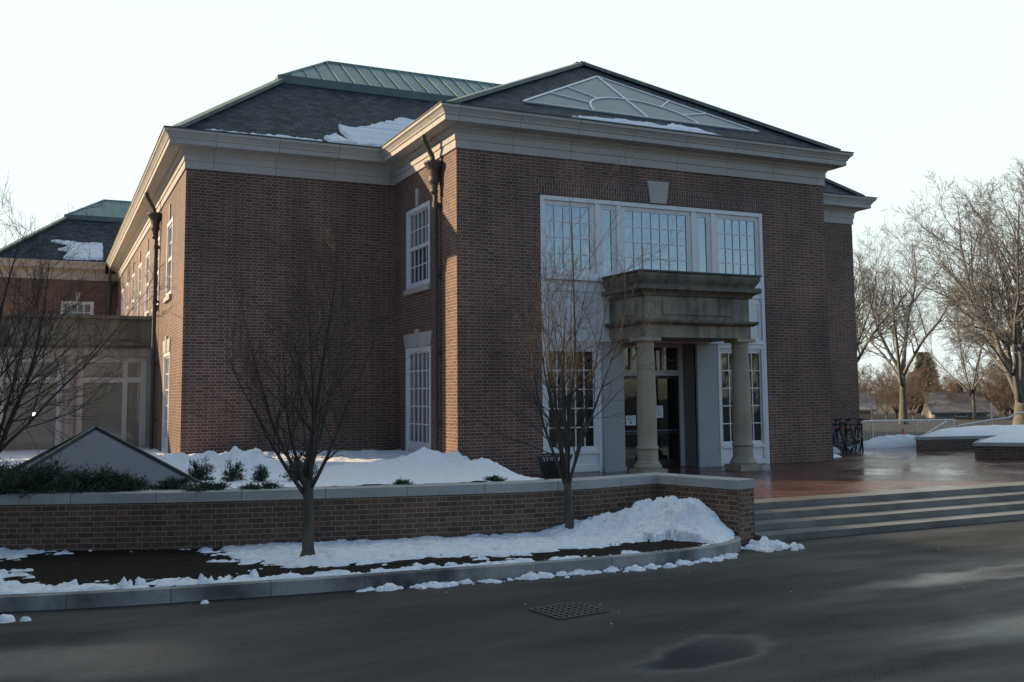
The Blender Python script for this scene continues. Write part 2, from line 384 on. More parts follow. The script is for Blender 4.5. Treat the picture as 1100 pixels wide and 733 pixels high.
def strip(m, path, off0, off1, z0, z1, arc=False):
    """solid ribbon between two offsets (to the left of the path) with mitred corners"""
    n = len(path); L = []
    for i in range(n):
        p = Vector(path[i]); d0 = (Vector(path[i]) - Vector(path[max(i - 1, 0)])); d1 = (Vector(path[min(i + 1, n - 1)]) - Vector(path[i]))
        d0 = d0 if d0.length > 1e-6 else d1; d1 = d1 if d1.length > 1e-6 else d0
        d0.normalize(); d1.normalize(); nn_ = Vector((-d0.y - d1.y, d0.x + d1.x)); nn_.normalize()
        k = 1 / max(.35, nn_.dot(Vector((-d0.y, d0.x))))
        L.append((p + nn_ * off0 * k, p + nn_ * off1 * k))
    v = []
    for a_, b_ in L: v += [(a_.x, a_.y, z0), (a_.x, a_.y, z1), (b_.x, b_.y, z1), (b_.x, b_.y, z0)]
    f = [(0, 1, 2, 3)]
    for i in range(n - 1):
        q = 4 * i
        f += [(q, q + 4, q + 5, q + 1), (q + 1, q + 5, q + 6, q + 2), (q + 2, q + 6, q + 7, q + 3), (q + 3, q + 7, q + 4, q)]
    e = 4 * (n - 1); f.append((e + 3, e + 2, e + 1, e)); m.add(v, f); return m
wall_path = WPs + [(9.17, 11.87)]
def build_ribbon(name, mat, parent, path, o0, o1, z0, z1):
    # arc-length UVs so courses and joints run along the curve
    m = MB(); strip(m, path, o0, o1, z0, z1); o = m.build(name, mat, parent)
    s_ = [0]
    for a_, b_ in zip(path, path[1:]): s_.append(s_[-1] + (Vector(b_) - Vector(a_)).length)
    me = o.data; uvd = me.uv_layers[0].data
    for p in me.polygons:
        if len(set(me.loops[l].vertex_index // 4 for l in p.loop_indices)) < 2: continue
        for l in p.loop_indices:
            vi = me.loops[l].vertex_index; w_ = m.v[vi].z if abs(p.normal.z) < .5 else (0 if vi % 4 < 2 else .3)
            uvd[l].uv = (s_[vi // 4] + 50, w_ + 50)
    return o
rw = thing('retaining_wall', 'low curved brick retaining wall with grey granite coping along the snowy planting bed', 'wall', (4, 13.6, 0))
build_ribbon('wall', 'garden_brick', rw, wall_path, .03, .41, -.05, .79)
build_ribbon('coping', 'coping_stone', rw, wall_path, 0, .44, .79, .92)
kb = thing('kerb', 'rough grey granite kerb curving between the road and the mulch bed', 'kerb', (4, 11.1, 0))
build_ribbon('kerb_stones', 'kerb_stone', kb, KPs, 0, .16, -.05, .15)

def fbm(x, y, s_, o=0, oct=4):
    v = 0; a_ = 1; t_ = 0
    for i in range(oct): v += a_ * noise.noise(Vector((x * s_, y * s_, o + i * 7.3))); t_ += a_; a_ *= .55; s_ *= 2.1
    return v / t_
def G(x, y, cx, cy, sx_, sy_=None): sy_ = sy_ or sx_; return math.exp(-((x - cx) / sx_) ** 2 - ((y - cy) / sy_) ** 2)
def grid(name, mat, xs, ylo, yhi, ny, zf, keep=None, parent=None, smooth=True):
    m = MB(); idx = {}
    cols = []
    for x in xs:
        a_, b_ = ylo(x), yhi(x); c_ = []
        for j in range(ny + 1):
            y = a_ + (b_ - a_) * j / ny; c_.append((x, y, zf(x, y)))
        cols.append(c_)
    m.v = [Vector(p) for c_ in cols for p in c_]
    for i in range(len(xs) - 1):
        for j in range(ny):
            q = (i * (ny + 1) + j, (i + 1) * (ny + 1) + j, (i + 1) * (ny + 1) + j + 1, i * (ny + 1) + j + 1)
            if keep and not any(keep(m.v[t_]) for t_ in q): continue
            m.f.append(q); m.mi.append(0)
    return m
def frange(a_, b_, st_): n_ = int(round((b_ - a_) / st_)); return [a_ + (b_ - a_) * i / n_ for i in range(n_ + 1)]
klo = lambda x: interp(KPs, x) + .13
def whi(x): return interp(WPs, x) + .06 if x < 8.72 else 13.32 - (x - 8.72) * 3.22 + .06
def bed_z(x, y): return .14 + .02 * fbm(x, y, 1.2) + .02 * max(0, (y - klo(x)) / 2.5)
m = grid('planting_bed', 'mulch', frange(-8.9, 9.14, .12), lambda x: min(klo(x), whi(x) - .02), whi, 24, lambda x, y: bed_z(x, y) + .012 * fbm(x, y, 14, 3, 2))
tag(m.build('planting_bed', 'mulch', smooth=True), kind='structure')
def snow_pile(x, y): return .34 * G(x, y, 8.66, 12.4, .4, .5) + .24 * G(x, y, 8.1, 12.8, .5, .4) + .12 * G(x, y, 7.3, 13.0, .5, .25) + .12 * G(x, y, 8.3, 11.95, .5, .4)
def snow_cover(x, y):
    """above 0 where snow still lies"""
    c_ = .38 - 1.9 * G(x, y, .9, 13.6, 1.0, 1.0) - 1.0 * G(x, y, 1.5, 12.6, .8, .6) - .7 * G(x, y, -.3, 14.2, .9, .6) - .5 * G(x, y, .2, 12.7, .9, .4)
    c_ -= 1.3 * G(x, y, 6.5, 11.5, 1.3, .3) + .8 * G(x, y, 4.3, 11.75, .9, .32) + .8 * G(x, y, 3.0, 11.8, .5, .22) + .6 * G(x, y, 2.2, 12.1, .6, .35) + 1.3 * G(x, y, 7.7, 11.6, .6, .4)
    c_ += .45 * G(x, y, 5, 13, 2.6, .7) + .25 * G(x, y, -.5, 12.3, 1.2, .3) + 6 * snow_pile(x, y)
    return c_ + .8 * fbm(x * .75, y, 2.4, 9, 3) + 1.45 * fbm(x * .65, y, 7.5, 1, 4)
def bed_snow_z(x, y):
    c_ = snow_cover(x, y); p_ = snow_pile(x, y); z_ = bed_z(x, y); e_ = (y - klo(x)) / .05
    if e_ < .1: return z_ - .05
    if e_ < 1: c_ = min(c_, -.2 + e_ * .5 + .25 * fbm(x, y, 5, 4, 2))
    if c_ < 0: return z_ + .06 * c_
    z_ += .024 * min(1, c_ * 4) + .035 * c_ * min(1, c_) + .012 * fbm(x, y, 22, 3, 2)
    if p_ > .01: z_ += min(1, max(0, e_) / 9) * p_ * (1 + .6 * fbm(x, y, 3.0, 5, 4)) + min(1, p_ * 6) * (.09 * abs(fbm(x, y, 6, 6, 3)) + .05 * abs(fbm(x, y, 15, 2, 2)))
    return z_
m = grid('bed_snow', 'snow', frange(-3.2, 9.12, .022), lambda x: min(klo(x) + .0, whi(x) - .02), whi, 120, bed_snow_z, keep=lambda p: p.z > bed_z(p.x, p.y) - .012)
tag(m.build('bed_snow', 'crusted_snow', smooth=True), 'patchy melting snow on the dark mulch bed below the brick wall', 'snow', kind='stuff')

# planter behind the wall
def xb(y): return 7.35 + (y - 13.4) * .125           # where the planter gives way to the terrace
def pl_z(x, y):
    t_ = min(1, max(0, (y - 14) / 8)); z = .84 - .17 * t_; d = xb(y) - x
    if d < .5: z = .38 + (z - .38) * max(0, min(1, d / .5)) ** .6
    return z
def pl_lo(x): return interp(WPs, min(x, 8.7)) + .4
xs = frange(-8, 8.1, .09)
def pl_hi(x): return 31.95 if x < 2.8 else 24.5
m = MB()
def planter_grid(xs, zf, ny, lo=pl_lo):
    m = MB()
    for seg in ([x for x in xs if x <= 2.861], [x for x in xs if x >= 2.85]):
        hi = 31.98 if seg[0] < 2 else 24.62
        g = grid('', '', seg, lo, lambda x: hi, ny, zf); m.add(g.v, g.f)
    return m
XS = sorted(set(frange(-8, 2.86, .1) + frange(2.86, 8.11, .1)))
m = planter_grid(XS, pl_z, 60); tag(m.build('planter_ground', 'mulch', smooth=True), kind='structure')
def pl_snow(x, y):
    d = xb(y) - x
    t_ = .07 + .04 * fbm(x, y, .9, 4, 3) + .05 * fbm(x, y, 4, 8, 4) + .03 * abs(fbm(x, y, 2.2, 18, 3))
    t_ += (.38 * G(x, y, 3.45, 19.5, .55, .5) + .26 * G(x, y, 2.4, 20.5, 1.3, .6)) * (1 + 1.1 * fbm(x, y, 1.9, 31, 4)) + .3 * abs(fbm(x, y, 3.4, 3, 4)) * G(x, y, 3, 20, 1.5, 1)
    q = .2 * G(x, y, 7.6, 18.7, .6, .6) + .2 * G(x, y, 6.75, 18.6, .4, .6) + .13 * G(x, y, 6, 18.5, 1.2, .8) + .14 * G(x, y, 5.9, 23.5, 3, 1.3) + .12 * G(x, y, 1.5, 24, 3, 3) + .17 * G(x, y, 7.3, 16.6, .5, 1.2)
    t_ += q * (1 + .8 * fbm(x, y, 3, 2, 4)) + min(1, q * 5) * .06 * abs(fbm(x, y, 8, 6, 3))
    t_ -= .17 * G(x, y, .1, 15.3, 1.1, .5) + .15 * G(x, y, 1.2, 14.9, .6, .3) + .12 * G(x, y, -.2, 16.2, 1.5, .5)
    if d < .3: t_ = -.1 + (t_ + .1) * max(0, min(1, (d + .12 + .25 * fbm(0, y, 1.7, 3)) / .35)) ** .6
    return t_
XS2 = sorted(set(frange(-4, 2.86, .045) + frange(2.86, 8.11, .045)))
m = planter_grid(XS2, lambda x, y: pl_z(x, y) + pl_snow(x, y), 170, lambda x: pl_lo(x) - .015)
keep = [f for f in m.f if any(pl_snow(m.v[i].x, m.v[i].y) > -.01 for i in f)]; m.f = keep; m.mi = [0] * len(keep)
tag(m.build('planter_snow', 'snow', smooth=True), 'deep white snow filling the raised planter in front of the brick building', 'snow', kind='stuff')

# ------------------------------------------------------------------ the building
X0, X1, YF, YB, XL, XR, YE = 8.12, 18.72, 20.175, 24.56, 2.87, 23.97, 50.0
BZ = 7.71
bld = thing('brick_building', 'large red brick hall with slate roof, stone cornice and columned entrance portico', 'building', (13.4, 20.2, .4))
class Wall:
    """vertical wall plane: origin (x,y), unit direction u, outward normal n"""
    def __init__(s, p0, p1):
        s.p = Vector(p0); d = Vector(p1) - s.p; s.L = d.length; s.u = d.normalized(); s.n = Vector((s.u.y, -s.u.x))
    def at(s, u, z, o=0.): q = s.p + s.u * u + s.n * o; return (q.x, q.y, z)
    def build(s, m, z0, z1, holes, reveal=.12, mi=0):
        us = sorted({0, s.L} | {h[0] for h in holes} | {h[1] for h in holes}); zs = sorted({z0, z1} | {h[2] for h in holes} | {h[3] for h in holes})
        for a_, b_ in zip(us, us[1:]):
            for c_, d_ in zip(zs, zs[1:]):
                cu, cz = (a_ + b_) / 2, (c_ + d_) / 2
                if any(h[0] < cu < h[1] and h[2] < cz < h[3] for h in holes): continue
                m.quad(s.at(a_, c_), s.at(b_, c_), s.at(b_, d_), s.at(a_, d_))
        for a_, b_, c_, d_ in holes:
            for (ua, za), (ub, zb) in (((a_, c_), (a_, d_)), ((a_, d_), (b_, d_)), ((b_, d_), (b_, c_)), ((b_, c_), (a_, c_))):
                m.quad(s.at(ua, za), s.at(ua, za, -reveal), s.at(ub, zb, -reveal), s.at(ub, zb))
    def box(s, m, u0, u1, z0, z1, o0, o1):
        v = [s.at(u, z, o) for z in (z0, z1) for o in (o0, o1) for u in (u0, u1)]
        # o increasing = outward
        m.add(v, [(0, 1, 3, 2), (4, 6, 7, 5), (2, 3, 7, 6), (0, 4, 5, 1), (0, 2, 6, 4), (1, 5, 7, 3)])
def muntins(w, m, u0, u1, z0, z1, nx, nz_, bw, o0, o1):
    for i in range(1, nx): u = u0 + (u1 - u0) * i / nx; w.box(m, u - bw / 2, u + bw / 2, z0, z1, o0, o1)
    for j in range(1, nz_): z = z0 + (z1 - z0) * j / nz_; w.box(m, u0, u1, z - bw / 2, z + bw / 2, o0 + .002, o1 - .002)
def frame_rect(w, m, u0, u1, z0, z1, t_, o0, o1, b_=None):
    b_ = b_ or t_
    w.box(m, u0, u0 + t_, z0, z1, o0, o1); w.box(m, u1 - t_, u1, z0, z1, o0, o1)
    w.box(m, u0 + t_, u1 - t_, z1 - t_, z1, o0, o1 - .002); w.box(m, u0 + t_, u1 - t_, z0, z0 + b_, o0, o1 - .002)
def window(parent, w, u0, u1, z0, z1, nx, nz_, glass_, sash=True, sill=True, key=True, panel=0, sash_gl=None, paint='white_paint', head=False):
    m = MB(); frame_rect(w, m, u0 + .003, u1 - .003, z0 + .003, z1 - .003, .1, -.115, .012); g0, g1 = u0 + .1, u1 - .1; zb = z0 + .1 + panel
    frame_rect(w, m, u0 + .1, u1 - .1, zb - .0, z1 - .1, .05, -.09, -.03)
    if panel:
        w.box(m, g0, g1, z0 + .1, zb - .003, -.1, -.05); w.box(m, g0 + .1, g1 - .1, z0 + .2, zb - .12, -.05, -.035)
    zt = z1 - .15; zq = zb + .05; gu0, gu1 = u0 + .15, u1 - .15
    if sash:
        zm = (zt + zq) / 2; w.box(m, gu0, gu1, zm - .045, zm + .045, -.09, -.025)
        muntins(w, m, gu0, gu1, zm + .045, zt, nx, nz_, .028, -.085, -.045); muntins(w, m, gu0, gu1, zq, zm - .045, nx, nz_, .028, -.085, -.055)
    else: muntins(w, m, gu0, gu1, zq, zt, nx, nz_, .03, -.085, -.045)
    wn_ = m.build('window', paint, parent)
    if sash:
        p = MB(); p.quad(w.at(gu0, zm, -.07), w.at(gu1, zm, -.07), w.at(gu1, zt, -.07), w.at(gu0, zt, -.07)); p.build('pane', glass_, wn_)
        p = MB(); p.quad(w.at(gu0, zq, -.08), w.at(gu1, zq, -.08), w.at(gu1, zm, -.08), w.at(gu0, zm, -.08)); p.build('pane', sash_gl or glass_, wn_)
    else:
        p = MB(); p.quad(w.at(gu0, zq, -.07), w.at(gu1, zq, -.07), w.at(gu1, zt, -.07), w.at(gu0, zt, -.07)); p.build('pane', glass_, wn_)
    if sill: s_ = MB(); w.box(s_, u0 - .06, u1 + .06, z0 - .13, z0 - .002, -.1, .07); s_.build('sill', 'limestone', wn_)
    uc = (u0 + u1) / 2
    if key:
        k = MB(); v = []
        for o_ in (-.02, .035): v += [w.at(uc - .07, z1 + .005, o_), w.at(uc + .07, z1 + .005, o_), w.at(uc + .1, z1 + .44, o_), w.at(uc - .1, z1 + .44, o_)]
        k.add(v, [(4, 5, 6, 7), (0, 4, 7, 3), (1, 2, 6, 5), (3, 7, 6, 2), (0, 1, 5, 4)]); k.build('keystone', 'limestone', wn_)
    if head:
        k = MB(); v = []
        for o_ in (-.02, .03): v += [w.at(u0 + .0, z1 + .005, o_), w.at(u1 - .0, z1 + .005, o_), w.at(u1 + .12, z1 + .34, o_), w.at(u0 - .12, z1 + .34, o_)]
        k.add(v, [(4, 5, 6, 7), (0, 4, 7, 3), (1, 2, 6, 5), (3, 7, 6, 2), (0, 1, 5, 4)])
        v = []
        for o_ in (-.02, .05): v += [w.at(uc - .1, z1 + .006, o_), w.at(uc + .1, z1 + .006, o_), w.at(uc + .13, z1 + .43, o_), w.at(uc - .13, z1 + .43, o_)]
        k.add(v, [(4, 5, 6, 7), (0, 4, 7, 3), (1, 2, 6, 5), (3, 7, 6, 2), (0, 1, 5, 4)]); k.build('lintel', 'limestone', wn_)
    if key or head:
        zz = z1 + .002 if key else z1 + .36
    return wn_

wl = Wall((XL, YE), (XL, YB)); wr = Wall((X0, YB), (X0, YF)); wf = Wall((X0, YF), (X1, YF)); ww = Wall((XL, YB), (X0, YB))
we = Wall((X1, YF), (X1, YB)); wx = Wall((X1, YB), (XR, YB)); wy = Wall((XR, YB), (XR, YE))
lw_up = [(YE - c_ - .68, YE - c_ + .68, 4.92, 6.98) for c_ in (27.8, 31.2, 34.3, 37.3, 40.4, 43.4, 46.4)]
lw_low = [(YE - 27.9 - .75, YE - 27.9 + .75, .75, 3.42)]
rt = [(YB - 23.58, YB - 21.87, 4.84, 6.84), (YB - 23.62, YB - 21.83, .62, 3.38)]
SX0, SX1 = 10.2, 16.65
for w_, z0_, holes in ((wl, -.02, lw_up + lw_low), (ww, -.02, []), (wr, -.02, rt), (wf, -.02, [(SX0 - X0, SX1 - X0, .38, 6.83)]), (we, -.02, []), (wx, -.02, []), (wy, -.02, [])):
    m = MB(); w_.build(m, z0_, BZ, holes, .13); m.build('wall', 'brick', bld)
for h in lw_up: window(bld, wl, *h, 3, 2, 'curtain_glass')
for h in lw_low: window(bld, wl, *h, 4, 5, 'curtain_glass', sash=False, sill=False, key=False, panel=.25, head=True)
window(bld, wr, *rt[0], 5, 2, 'curtain_glass', sash_gl='screen_glass')
window(bld, wr, *rt[1], 5, 5, 'curtain_glass', sash=False, sill=False, key=False, panel=.32, head=True)

# cornice swept round the plan
def sweep(m, prof, path, closed_ends=True):
    n = len(path); rings = []
    for i in range(n):
        p = Vector(path[i]); d0 = (p - Vector(path[i - 1])).normalized() if i > 0 else None; d1 = (Vector(path[i + 1]) - p).normalized() if i < n - 1 else None
        d0 = d0 or d1; d1 = d1 or d0
        n0 = Vector((d0.y, -d0.x)); n1_ = Vector((d1.y, -d1.x)); nn_ = (n0 + n1_); nn_ = nn_ / (1 + n0.dot(n1_))
        rings.append([(p.x + nn_.x * o_, p.y + nn_.y * o_, z) for o_, z in prof])
    k = len(prof); v = [q for r_ in rings for q in r_]; f = []
    for i in range(n - 1):
        for j in range(k):
            j2 = (j + 1) % k; f.append((i * k + j, (i + 1) * k + j, (i + 1) * k + j2, i * k + j2))
    f.append(tuple(reversed(range(k)))); f.append(tuple((n - 1) * k + j for j in range(k)))
    m.add(v, f); return m
CP = [(XL, YE), (XL, YB), (X0, YB), (X0, YF), (X1, YF), (X1, YB), (XR, YB), (XR, YE)]
prof_frieze = [(-.1, 7.712), (.035, 7.712), (.035, 7.90), (.06, 7.905), (.06, 8.06), (-.1, 8.06)]
prof_corn = [(-.1, 8.062), (.075, 8.062), (.09, 8.10), (.15, 8.14), (.17, 8.19), (.44, 8.21), (.44, 8.33), (.465, 8.335), (.475, 8.37), (.53, 8.44), (.57, 8.47), (.57, 8.53), (-.1, 8.55)]
m = MB(); sweep(m, prof_frieze, CP); m.build('frieze', 'limestone', bld)
m = MB(); sweep(m, prof_corn, CP); m.build('cornice', 'limestone', bld)
m = MB(); sweep(m, [(.25, 8.553), (.575, 8.534), (.59, 8.534), (.59, 8.56), (.25, 8.60)], CP); m.build('gutter', 'gutter_metal', bld)

# roofs
s1 = .80; e = .3; z0 = 8.57
def slope_roof(parent, x0, x1, y0, y1, zt, name='roof', mat='slate'):
    """hipped slate skirt up to height zt; returns the inner rectangle"""
    d = (zt - z0) / s1
    a_ = [(x0, y0, z0), (x1, y0, z0), (x1, y1, z0), (x0, y1, z0)]; b_ = [(x0 + d, y0 + d, zt), (x1 - d, y0 + d, zt), (x1 - d, y1 - d, zt), (x0 + d, y1 - d, zt)]
    m = MB()
    for i in range(4): m.quad(a_[i], a_[(i + 1) % 4], b_[(i + 1) % 4], b_[i])
    return m.build(name, mat, parent), a_, b_
def caps(roof, a_, b_, w_=.3, ids=(0, 1)):
    for i in ids:
        m = MB(); m.bar(Vector(a_[i]) + Vector((0, 0, .03)), Vector(b_[i]) + Vector((0, 0, .03)), w_, .09); m.build('hip_cap', 'copper_trim', roof)
def copper_top(parent, b_, z1, sl=.76):
    d = (z1 - b_[0][2]) / sl; x0, y0, zz = b_[0]; x1, y1 = b_[2][0], b_[2][1]
    o_ = .08; lo = [(x0 - o_, y0 - o_, zz + .1), (x1 + o_, y0 - o_, zz + .1), (x1 + o_, y1 + o_, zz + .1), (x0 - o_, y1 + o_, zz + .1)]
    hi = [(x0 + d, y0 + d, z1), (x1 - d, y0 + d, z1), (x1 - d, y1 - d, z1), (x0 + d, y1 - d, z1)]
    m = MB()
    for i in range(4): m.quad(lo[i], lo[(i + 1) % 4], hi[(i + 1) % 4], hi[i])
    m.quad(*hi)
    # standing seams
    x = x0 + .3
    while x < x1 - .1:
        k = min(1, (x - x0) / d, (x1 - x) / d)
        m.bar((x, y0 - o_ + .0, zz + .12), (x, y0 + d * k, zz + .12 + (z1 - zz - .1) * k), .035, .07); x += .46
    y = y0 + .3
    while y < y1 - .1:
        k = min(1, (y - y0) / d, (y1 - y) / d); m.bar((x0 - o_, y, zz + .12), (x0 + d * k, y, zz + .12 + (z1 - zz - .1) * k), .035, .07); y += .46
    for i in range(4): m.bar(lo[i], hi[i], .1, .08); m.bar(hi[i], hi[(i + 1) % 4], .12, .08)
    cp = m.build('copper_roof', 'copper', parent)
    m = MB()
    for i in range(4):
        p, q = Vector(lo[i]), Vector(lo[(i + 1) % 4]); m.bar(p + Vector((0, 0, -.07)), q + Vector((0, 0, -.07)), .09, .24)
    m.build('flashing', 'copper_trim', cp)
rf, ra, rb = slope_roof(bld, XL - e, XR + e, YB - e, YE + 8, 11.1); caps(rf, ra, rb)
copper_top(bld, rb, 12.42)
# entrance bay roof: hip with its ridge running back into the main roof
AX, AY, AZ = 13.42, 23.88, 11.5; ex0, ex1, ey = X0 - .33, X1 + .33, YF - .33
m = MB(); m.add([(ex0, ey, z0), (ex1, ey, z0), (AX, AY, AZ), (AX, 28.3, AZ), (ex0, 25.3, z0), (ex1, 25.3, z0)], [(0, 1, 2), (4, 0, 2, 3), (1, 5, 3, 2)])
br = m.build('bay_roof', 'slate', bld)
for q in ((ex0, ey), (ex1, ey)):
    m = MB(); m.bar((q[0], q[1], z0 + .03), (AX, AY, AZ + .03), .3, .09); m.build('hip_cap', 'copper_trim', br)
m = MB(); m.bar((AX, AY, AZ + .03), (AX, 28.4, AZ + .03), .3, .09); m.build('ridge_cap', 'copper_trim', br)
# fan skylight lying in the front slope
fs = (AZ - z0) / (AY - ey)
def fp(x, y, h=.0): return Vector((x, y, z0 + fs * (y - ey) + h))
m = MB(); TA, TL, TR = (13.42, 22.98), (9.95, 20.5), (16.89, 20.5)
m.add([fp(*TL, .03), fp(*TR, .03), fp(*TA, .03), fp(*TL, -.01), fp(*TR, -.01), fp(*TA, -.01)], [(0, 1, 2), (0, 3, 4, 1), (1, 4, 5, 2), (2, 5, 3, 0)])
sk = m.build('skylight', 'roof_glass', bld)
m = MB(); nrm = Vector((0, -fs, 1)).normalized()
def sbar(p, q, w_=.06): m.bar(fp(*p, .045), fp(*q, .045), w_, .03, nrm)
sbar(TL, TA, .05); sbar(TA, TR, .05); sbar(TL, TR, .025); sbar(TA, (13.42, 20.5), .05)
cx_, cy_ = 13.42, 20.5; arc = [(cx_ + 1.55 * math.cos(t_), cy_ + 1.05 * math.sin(t_)) for t_ in [math.pi * i / 16 for i in range(17)]]
for p, q in zip(arc, arc[1:]): sbar(p, q, .045)
for t_ in (R(26), R(52), R(128), R(154)):
    p = (cx_ + 1.55 * math.cos(t_), cy_ + 1.05 * math.sin(t_)); dx, dy = math.cos(t_) * 1.55, math.sin(t_) * 1.05
    # meet the sloping edge
    k = 1
    while k < 6:
        x, y = cx_ + dx * k, cy_ + dy * k
        if y - 20.5 >= (22.98 - 20.5) * (1 - abs(x - cx_) / 3.47): break
        k += .01
    sbar(p, (x, y), .035)
m.build('glazing_bars', 'white_paint', sk)

# entrance screen
sc = MB()
sd_ = .07                                                       # set back in the brick opening
ws = Wall((X0, YF + sd_), (X1, YF + sd_)); U = lambda x: x - X0
UP = [(10.34, 11.6, 5.06, 6.66, 5, 4), (11.87, 12.2, 5.06, 6.66, 1, 1), (12.48, 14.36, 5.06, 6.66, 7, 4), (14.64, 14.97, 5.06, 6.66, 1, 1), (15.24, 16.5, 5.06, 6.66, 5, 4)]
LOW = [(10.34, 11.62, .95, 3.24, 5, 5), (15.22, 16.5, .95, 3.24, 5, 5)]
RX0, RX1 = 12.37, 14.48
holes = [(U(a_), U(b_), c_, d_) for a_, b_, c_, d_, *_ in UP + LOW] + [(U(RX0), U(RX1), .4, 3.44)]
wsc = Wall((SX0, YF + sd_), (SX1, YF + sd_))
off = SX0
hs = [(a_ - off, b_ - off, c_, d_) for a_, b_, c_, d_, *_ in UP + LOW] + [(RX0 - off, RX1 - off, .4, 3.44)]
wsc.build(sc, .39, 6.829, hs, .06)
Q = lambda x: x - off
for a_, b_ in ((SX0 + .003, SX0 + .1), (SX1 - .1, SX1 - .003)): wsc.box(sc, Q(a_), Q(b_), .39, 6.82, .001, .055)
wsc.box(sc, Q(SX0) + .1, Q(SX1) - .1, 6.72, 6.82, .001, .055)
for a_, b_ in ((11.68, 11.80), (12.27, 12.40), (14.44, 14.56), (15.04, 15.17)): wsc.box(sc, Q(a_), Q(b_), 4.99, 6.72, .001, .04)
wsc.box(sc, Q(SX0) + .1, Q(SX1) - .1, 4.86, 4.99, .001, .09); wsc.box(sc, Q(SX0) + .1, Q(SX1) - .1, 4.6, 4.66, .001, .03)
wsc.box(sc, Q(SX0) + .1, Q(SX1) - .1, 3.42, 3.52, .001, .08)
for a_, b_ in ((10.36, 11.7), (11.85, 12.75), (14.1, 15.0), (15.16, 16.48)):
    for z_ in (3.62, 4.46): wsc.box(sc, Q(a_), Q(b_), z_, z_ + .035, .001, .018)
    for x_ in (a_, b_ - .035): wsc.box(sc, Q(x_), Q(x_) + .035, 3.655, 4.46, .001, .018)
for a_, b_ in ((SX0 + .1, 11.74), (15.13, SX1 - .1)):
    for x_, y_ in ((a_, a_ + .07), (b_ - .06, b_)): wsc.box(sc, Q(x_), Q(y_), .39, 3.42, .001, .045)
    wsc.box(sc, Q(a_) + .07, Q(b_) - .06, 3.31, 3.42, .001, .045); wsc.box(sc, Q(a_) + .07, Q(b_) - .06, .83, .9, .001, .06)
    wsc.box(sc, Q(a_) + .07, Q(b_) - .06, .42, .56, .001, .04)
sobj = sc.build('entrance_screen', 'white_paint', bld)
for a_, b_, c_, d_, nx, nz_ in UP + LOW:
    up = c_ > 3; m = MB(); frame_rect(wsc, m, Q(a_), Q(b_), c_, d_, .045 if nx > 1 else .05, -.055, -.012)
    if nx > 1: muntins(wsc, m, Q(a_) + .045, Q(b_) - .045, c_ + .045, d_ - .045, nx, nz_, .022 if up else .026, -.05, -.02)
    wd = m.build('window', 'white_paint', bld)
    # the panes: each light set at its own slight tilt, as old glazing is
    g = MB(); rn = random.Random(int(a_ * 100) + int(c_)); du, dz = (b_ - a_ - .09) / nx, (d_ - c_ - .09) / nz_
    for i in range(nx):
        for j in range(nz_):
            u0_, z0_ = Q(a_) + .045 + du * i, c_ + .045 + dz * j; t1, t2 = rn.uniform(-.0014, .0014), rn.uniform(-.0014, .0014)
            g.quad(wsc.at(u0_, z0_, -.04 + t1), wsc.at(u0_ + du, z0_, -.04 - t1 + t2), wsc.at(u0_ + du, z0_ + dz, -.04 + t1), wsc.at(u0_, z0_ + dz, -.04 - t1 + t2))
    g.build('pane', 'sky_glass' if up else 'dark_glass', wd)
# grey stone piers either side of the doors
for a_, b_ in ((11.81, RX0 - .003), (RX1 + .003, 15.08)):
    m = MB(); wsc.box(m, Q(a_), Q(b_), .39, 3.4, .002, .07); wsc.box(m, Q(a_) - .02, Q(b_) + .02, .395, .5, .002, .095) ; m.build('pier', 'pier_stone', bld)
# vestibule
m = MB(); yv = YF + sd_ + .58
m.quad((RX1, YF + sd_, .4), (RX1, yv, .4), (RX1, yv, 3.44), (RX1, YF + sd_, 3.44)); m.quad((RX0, yv, .4), (RX0, YF + sd_, .4), (RX0, YF + sd_, 3.44), (RX0, yv, 3.44))
m.quad((RX0, YF + sd_, 3.44), (RX1, YF + sd_, 3.44), (RX1, yv, 3.44), (RX0, yv, 3.44))
m.quad((RX0, yv + .06, .4), (RX1, yv + .06, .4), (RX1, yv + .06, 3.44), (RX0, yv + .06, 3.44)); m.build('vestibule', 'vestibule_paint', bld)
wd_ = Wall((RX0, yv), (RX1, yv)); m = MB(); DW = RX1 - RX0
wd_.box(m, 0, .14, .4, 3.44, -.05, .03); wd_.box(m, DW - .12, DW, .4, 3.44, -.05, .03); wd_.box(m, .14, DW - .12, 2.64, 2.78, -.05, .028)
wd_.box(m, .14, DW - .12, 3.34, 3.44, -.05, .028)
for u_ in (.14 + (DW - .26) * k / 4 for k in (1, 2, 3)): wd_.box(m, u_ - .03, u_ + .03, 2.78, 3.34, -.05, .02)
df = m.build('door_frame', 'grey_paint', bld)
m = MB(); m.quad(wd_.at(.14, 2.78, -.03), wd_.at(DW - .12, 2.78, -.03), wd_.at(DW - .12, 3.34, -.03), wd_.at(.14, 3.34, -.03)); m.build('pane', 'dark_glass', df)
for a_, b_ in ((.145, DW / 2 + .006), (DW / 2 + .014, DW - .125)):
    m = MB(); frame_rect(wd_, m, a_, b_, .41, 2.635, .07, -.04, .0, .16); wd_.box(m, a_ + .07, b_ - .07, 1.2, 1.26, -.035, -.002); d_ = m.build('door', 'black_metal', bld)
    g = MB(); g.quad(wd_.at(a_ + .07, .57, -.02), wd_.at(b_ - .07, .57, -.02), wd_.at(b_ - .07, 2.565, -.02), wd_.at(a_ + .07, 2.565, -.02)); g.build('pane', 'door_glass', d_)
    h = MB(); hu = b_ - .12 if a_ < .5 else a_ + .12; h.tube([wd_.at(a_ + .1, 1.29, .05), wd_.at(b_ - .1, 1.29, .05)], .015, 8); h.build('push_bar', 'steel', d_)
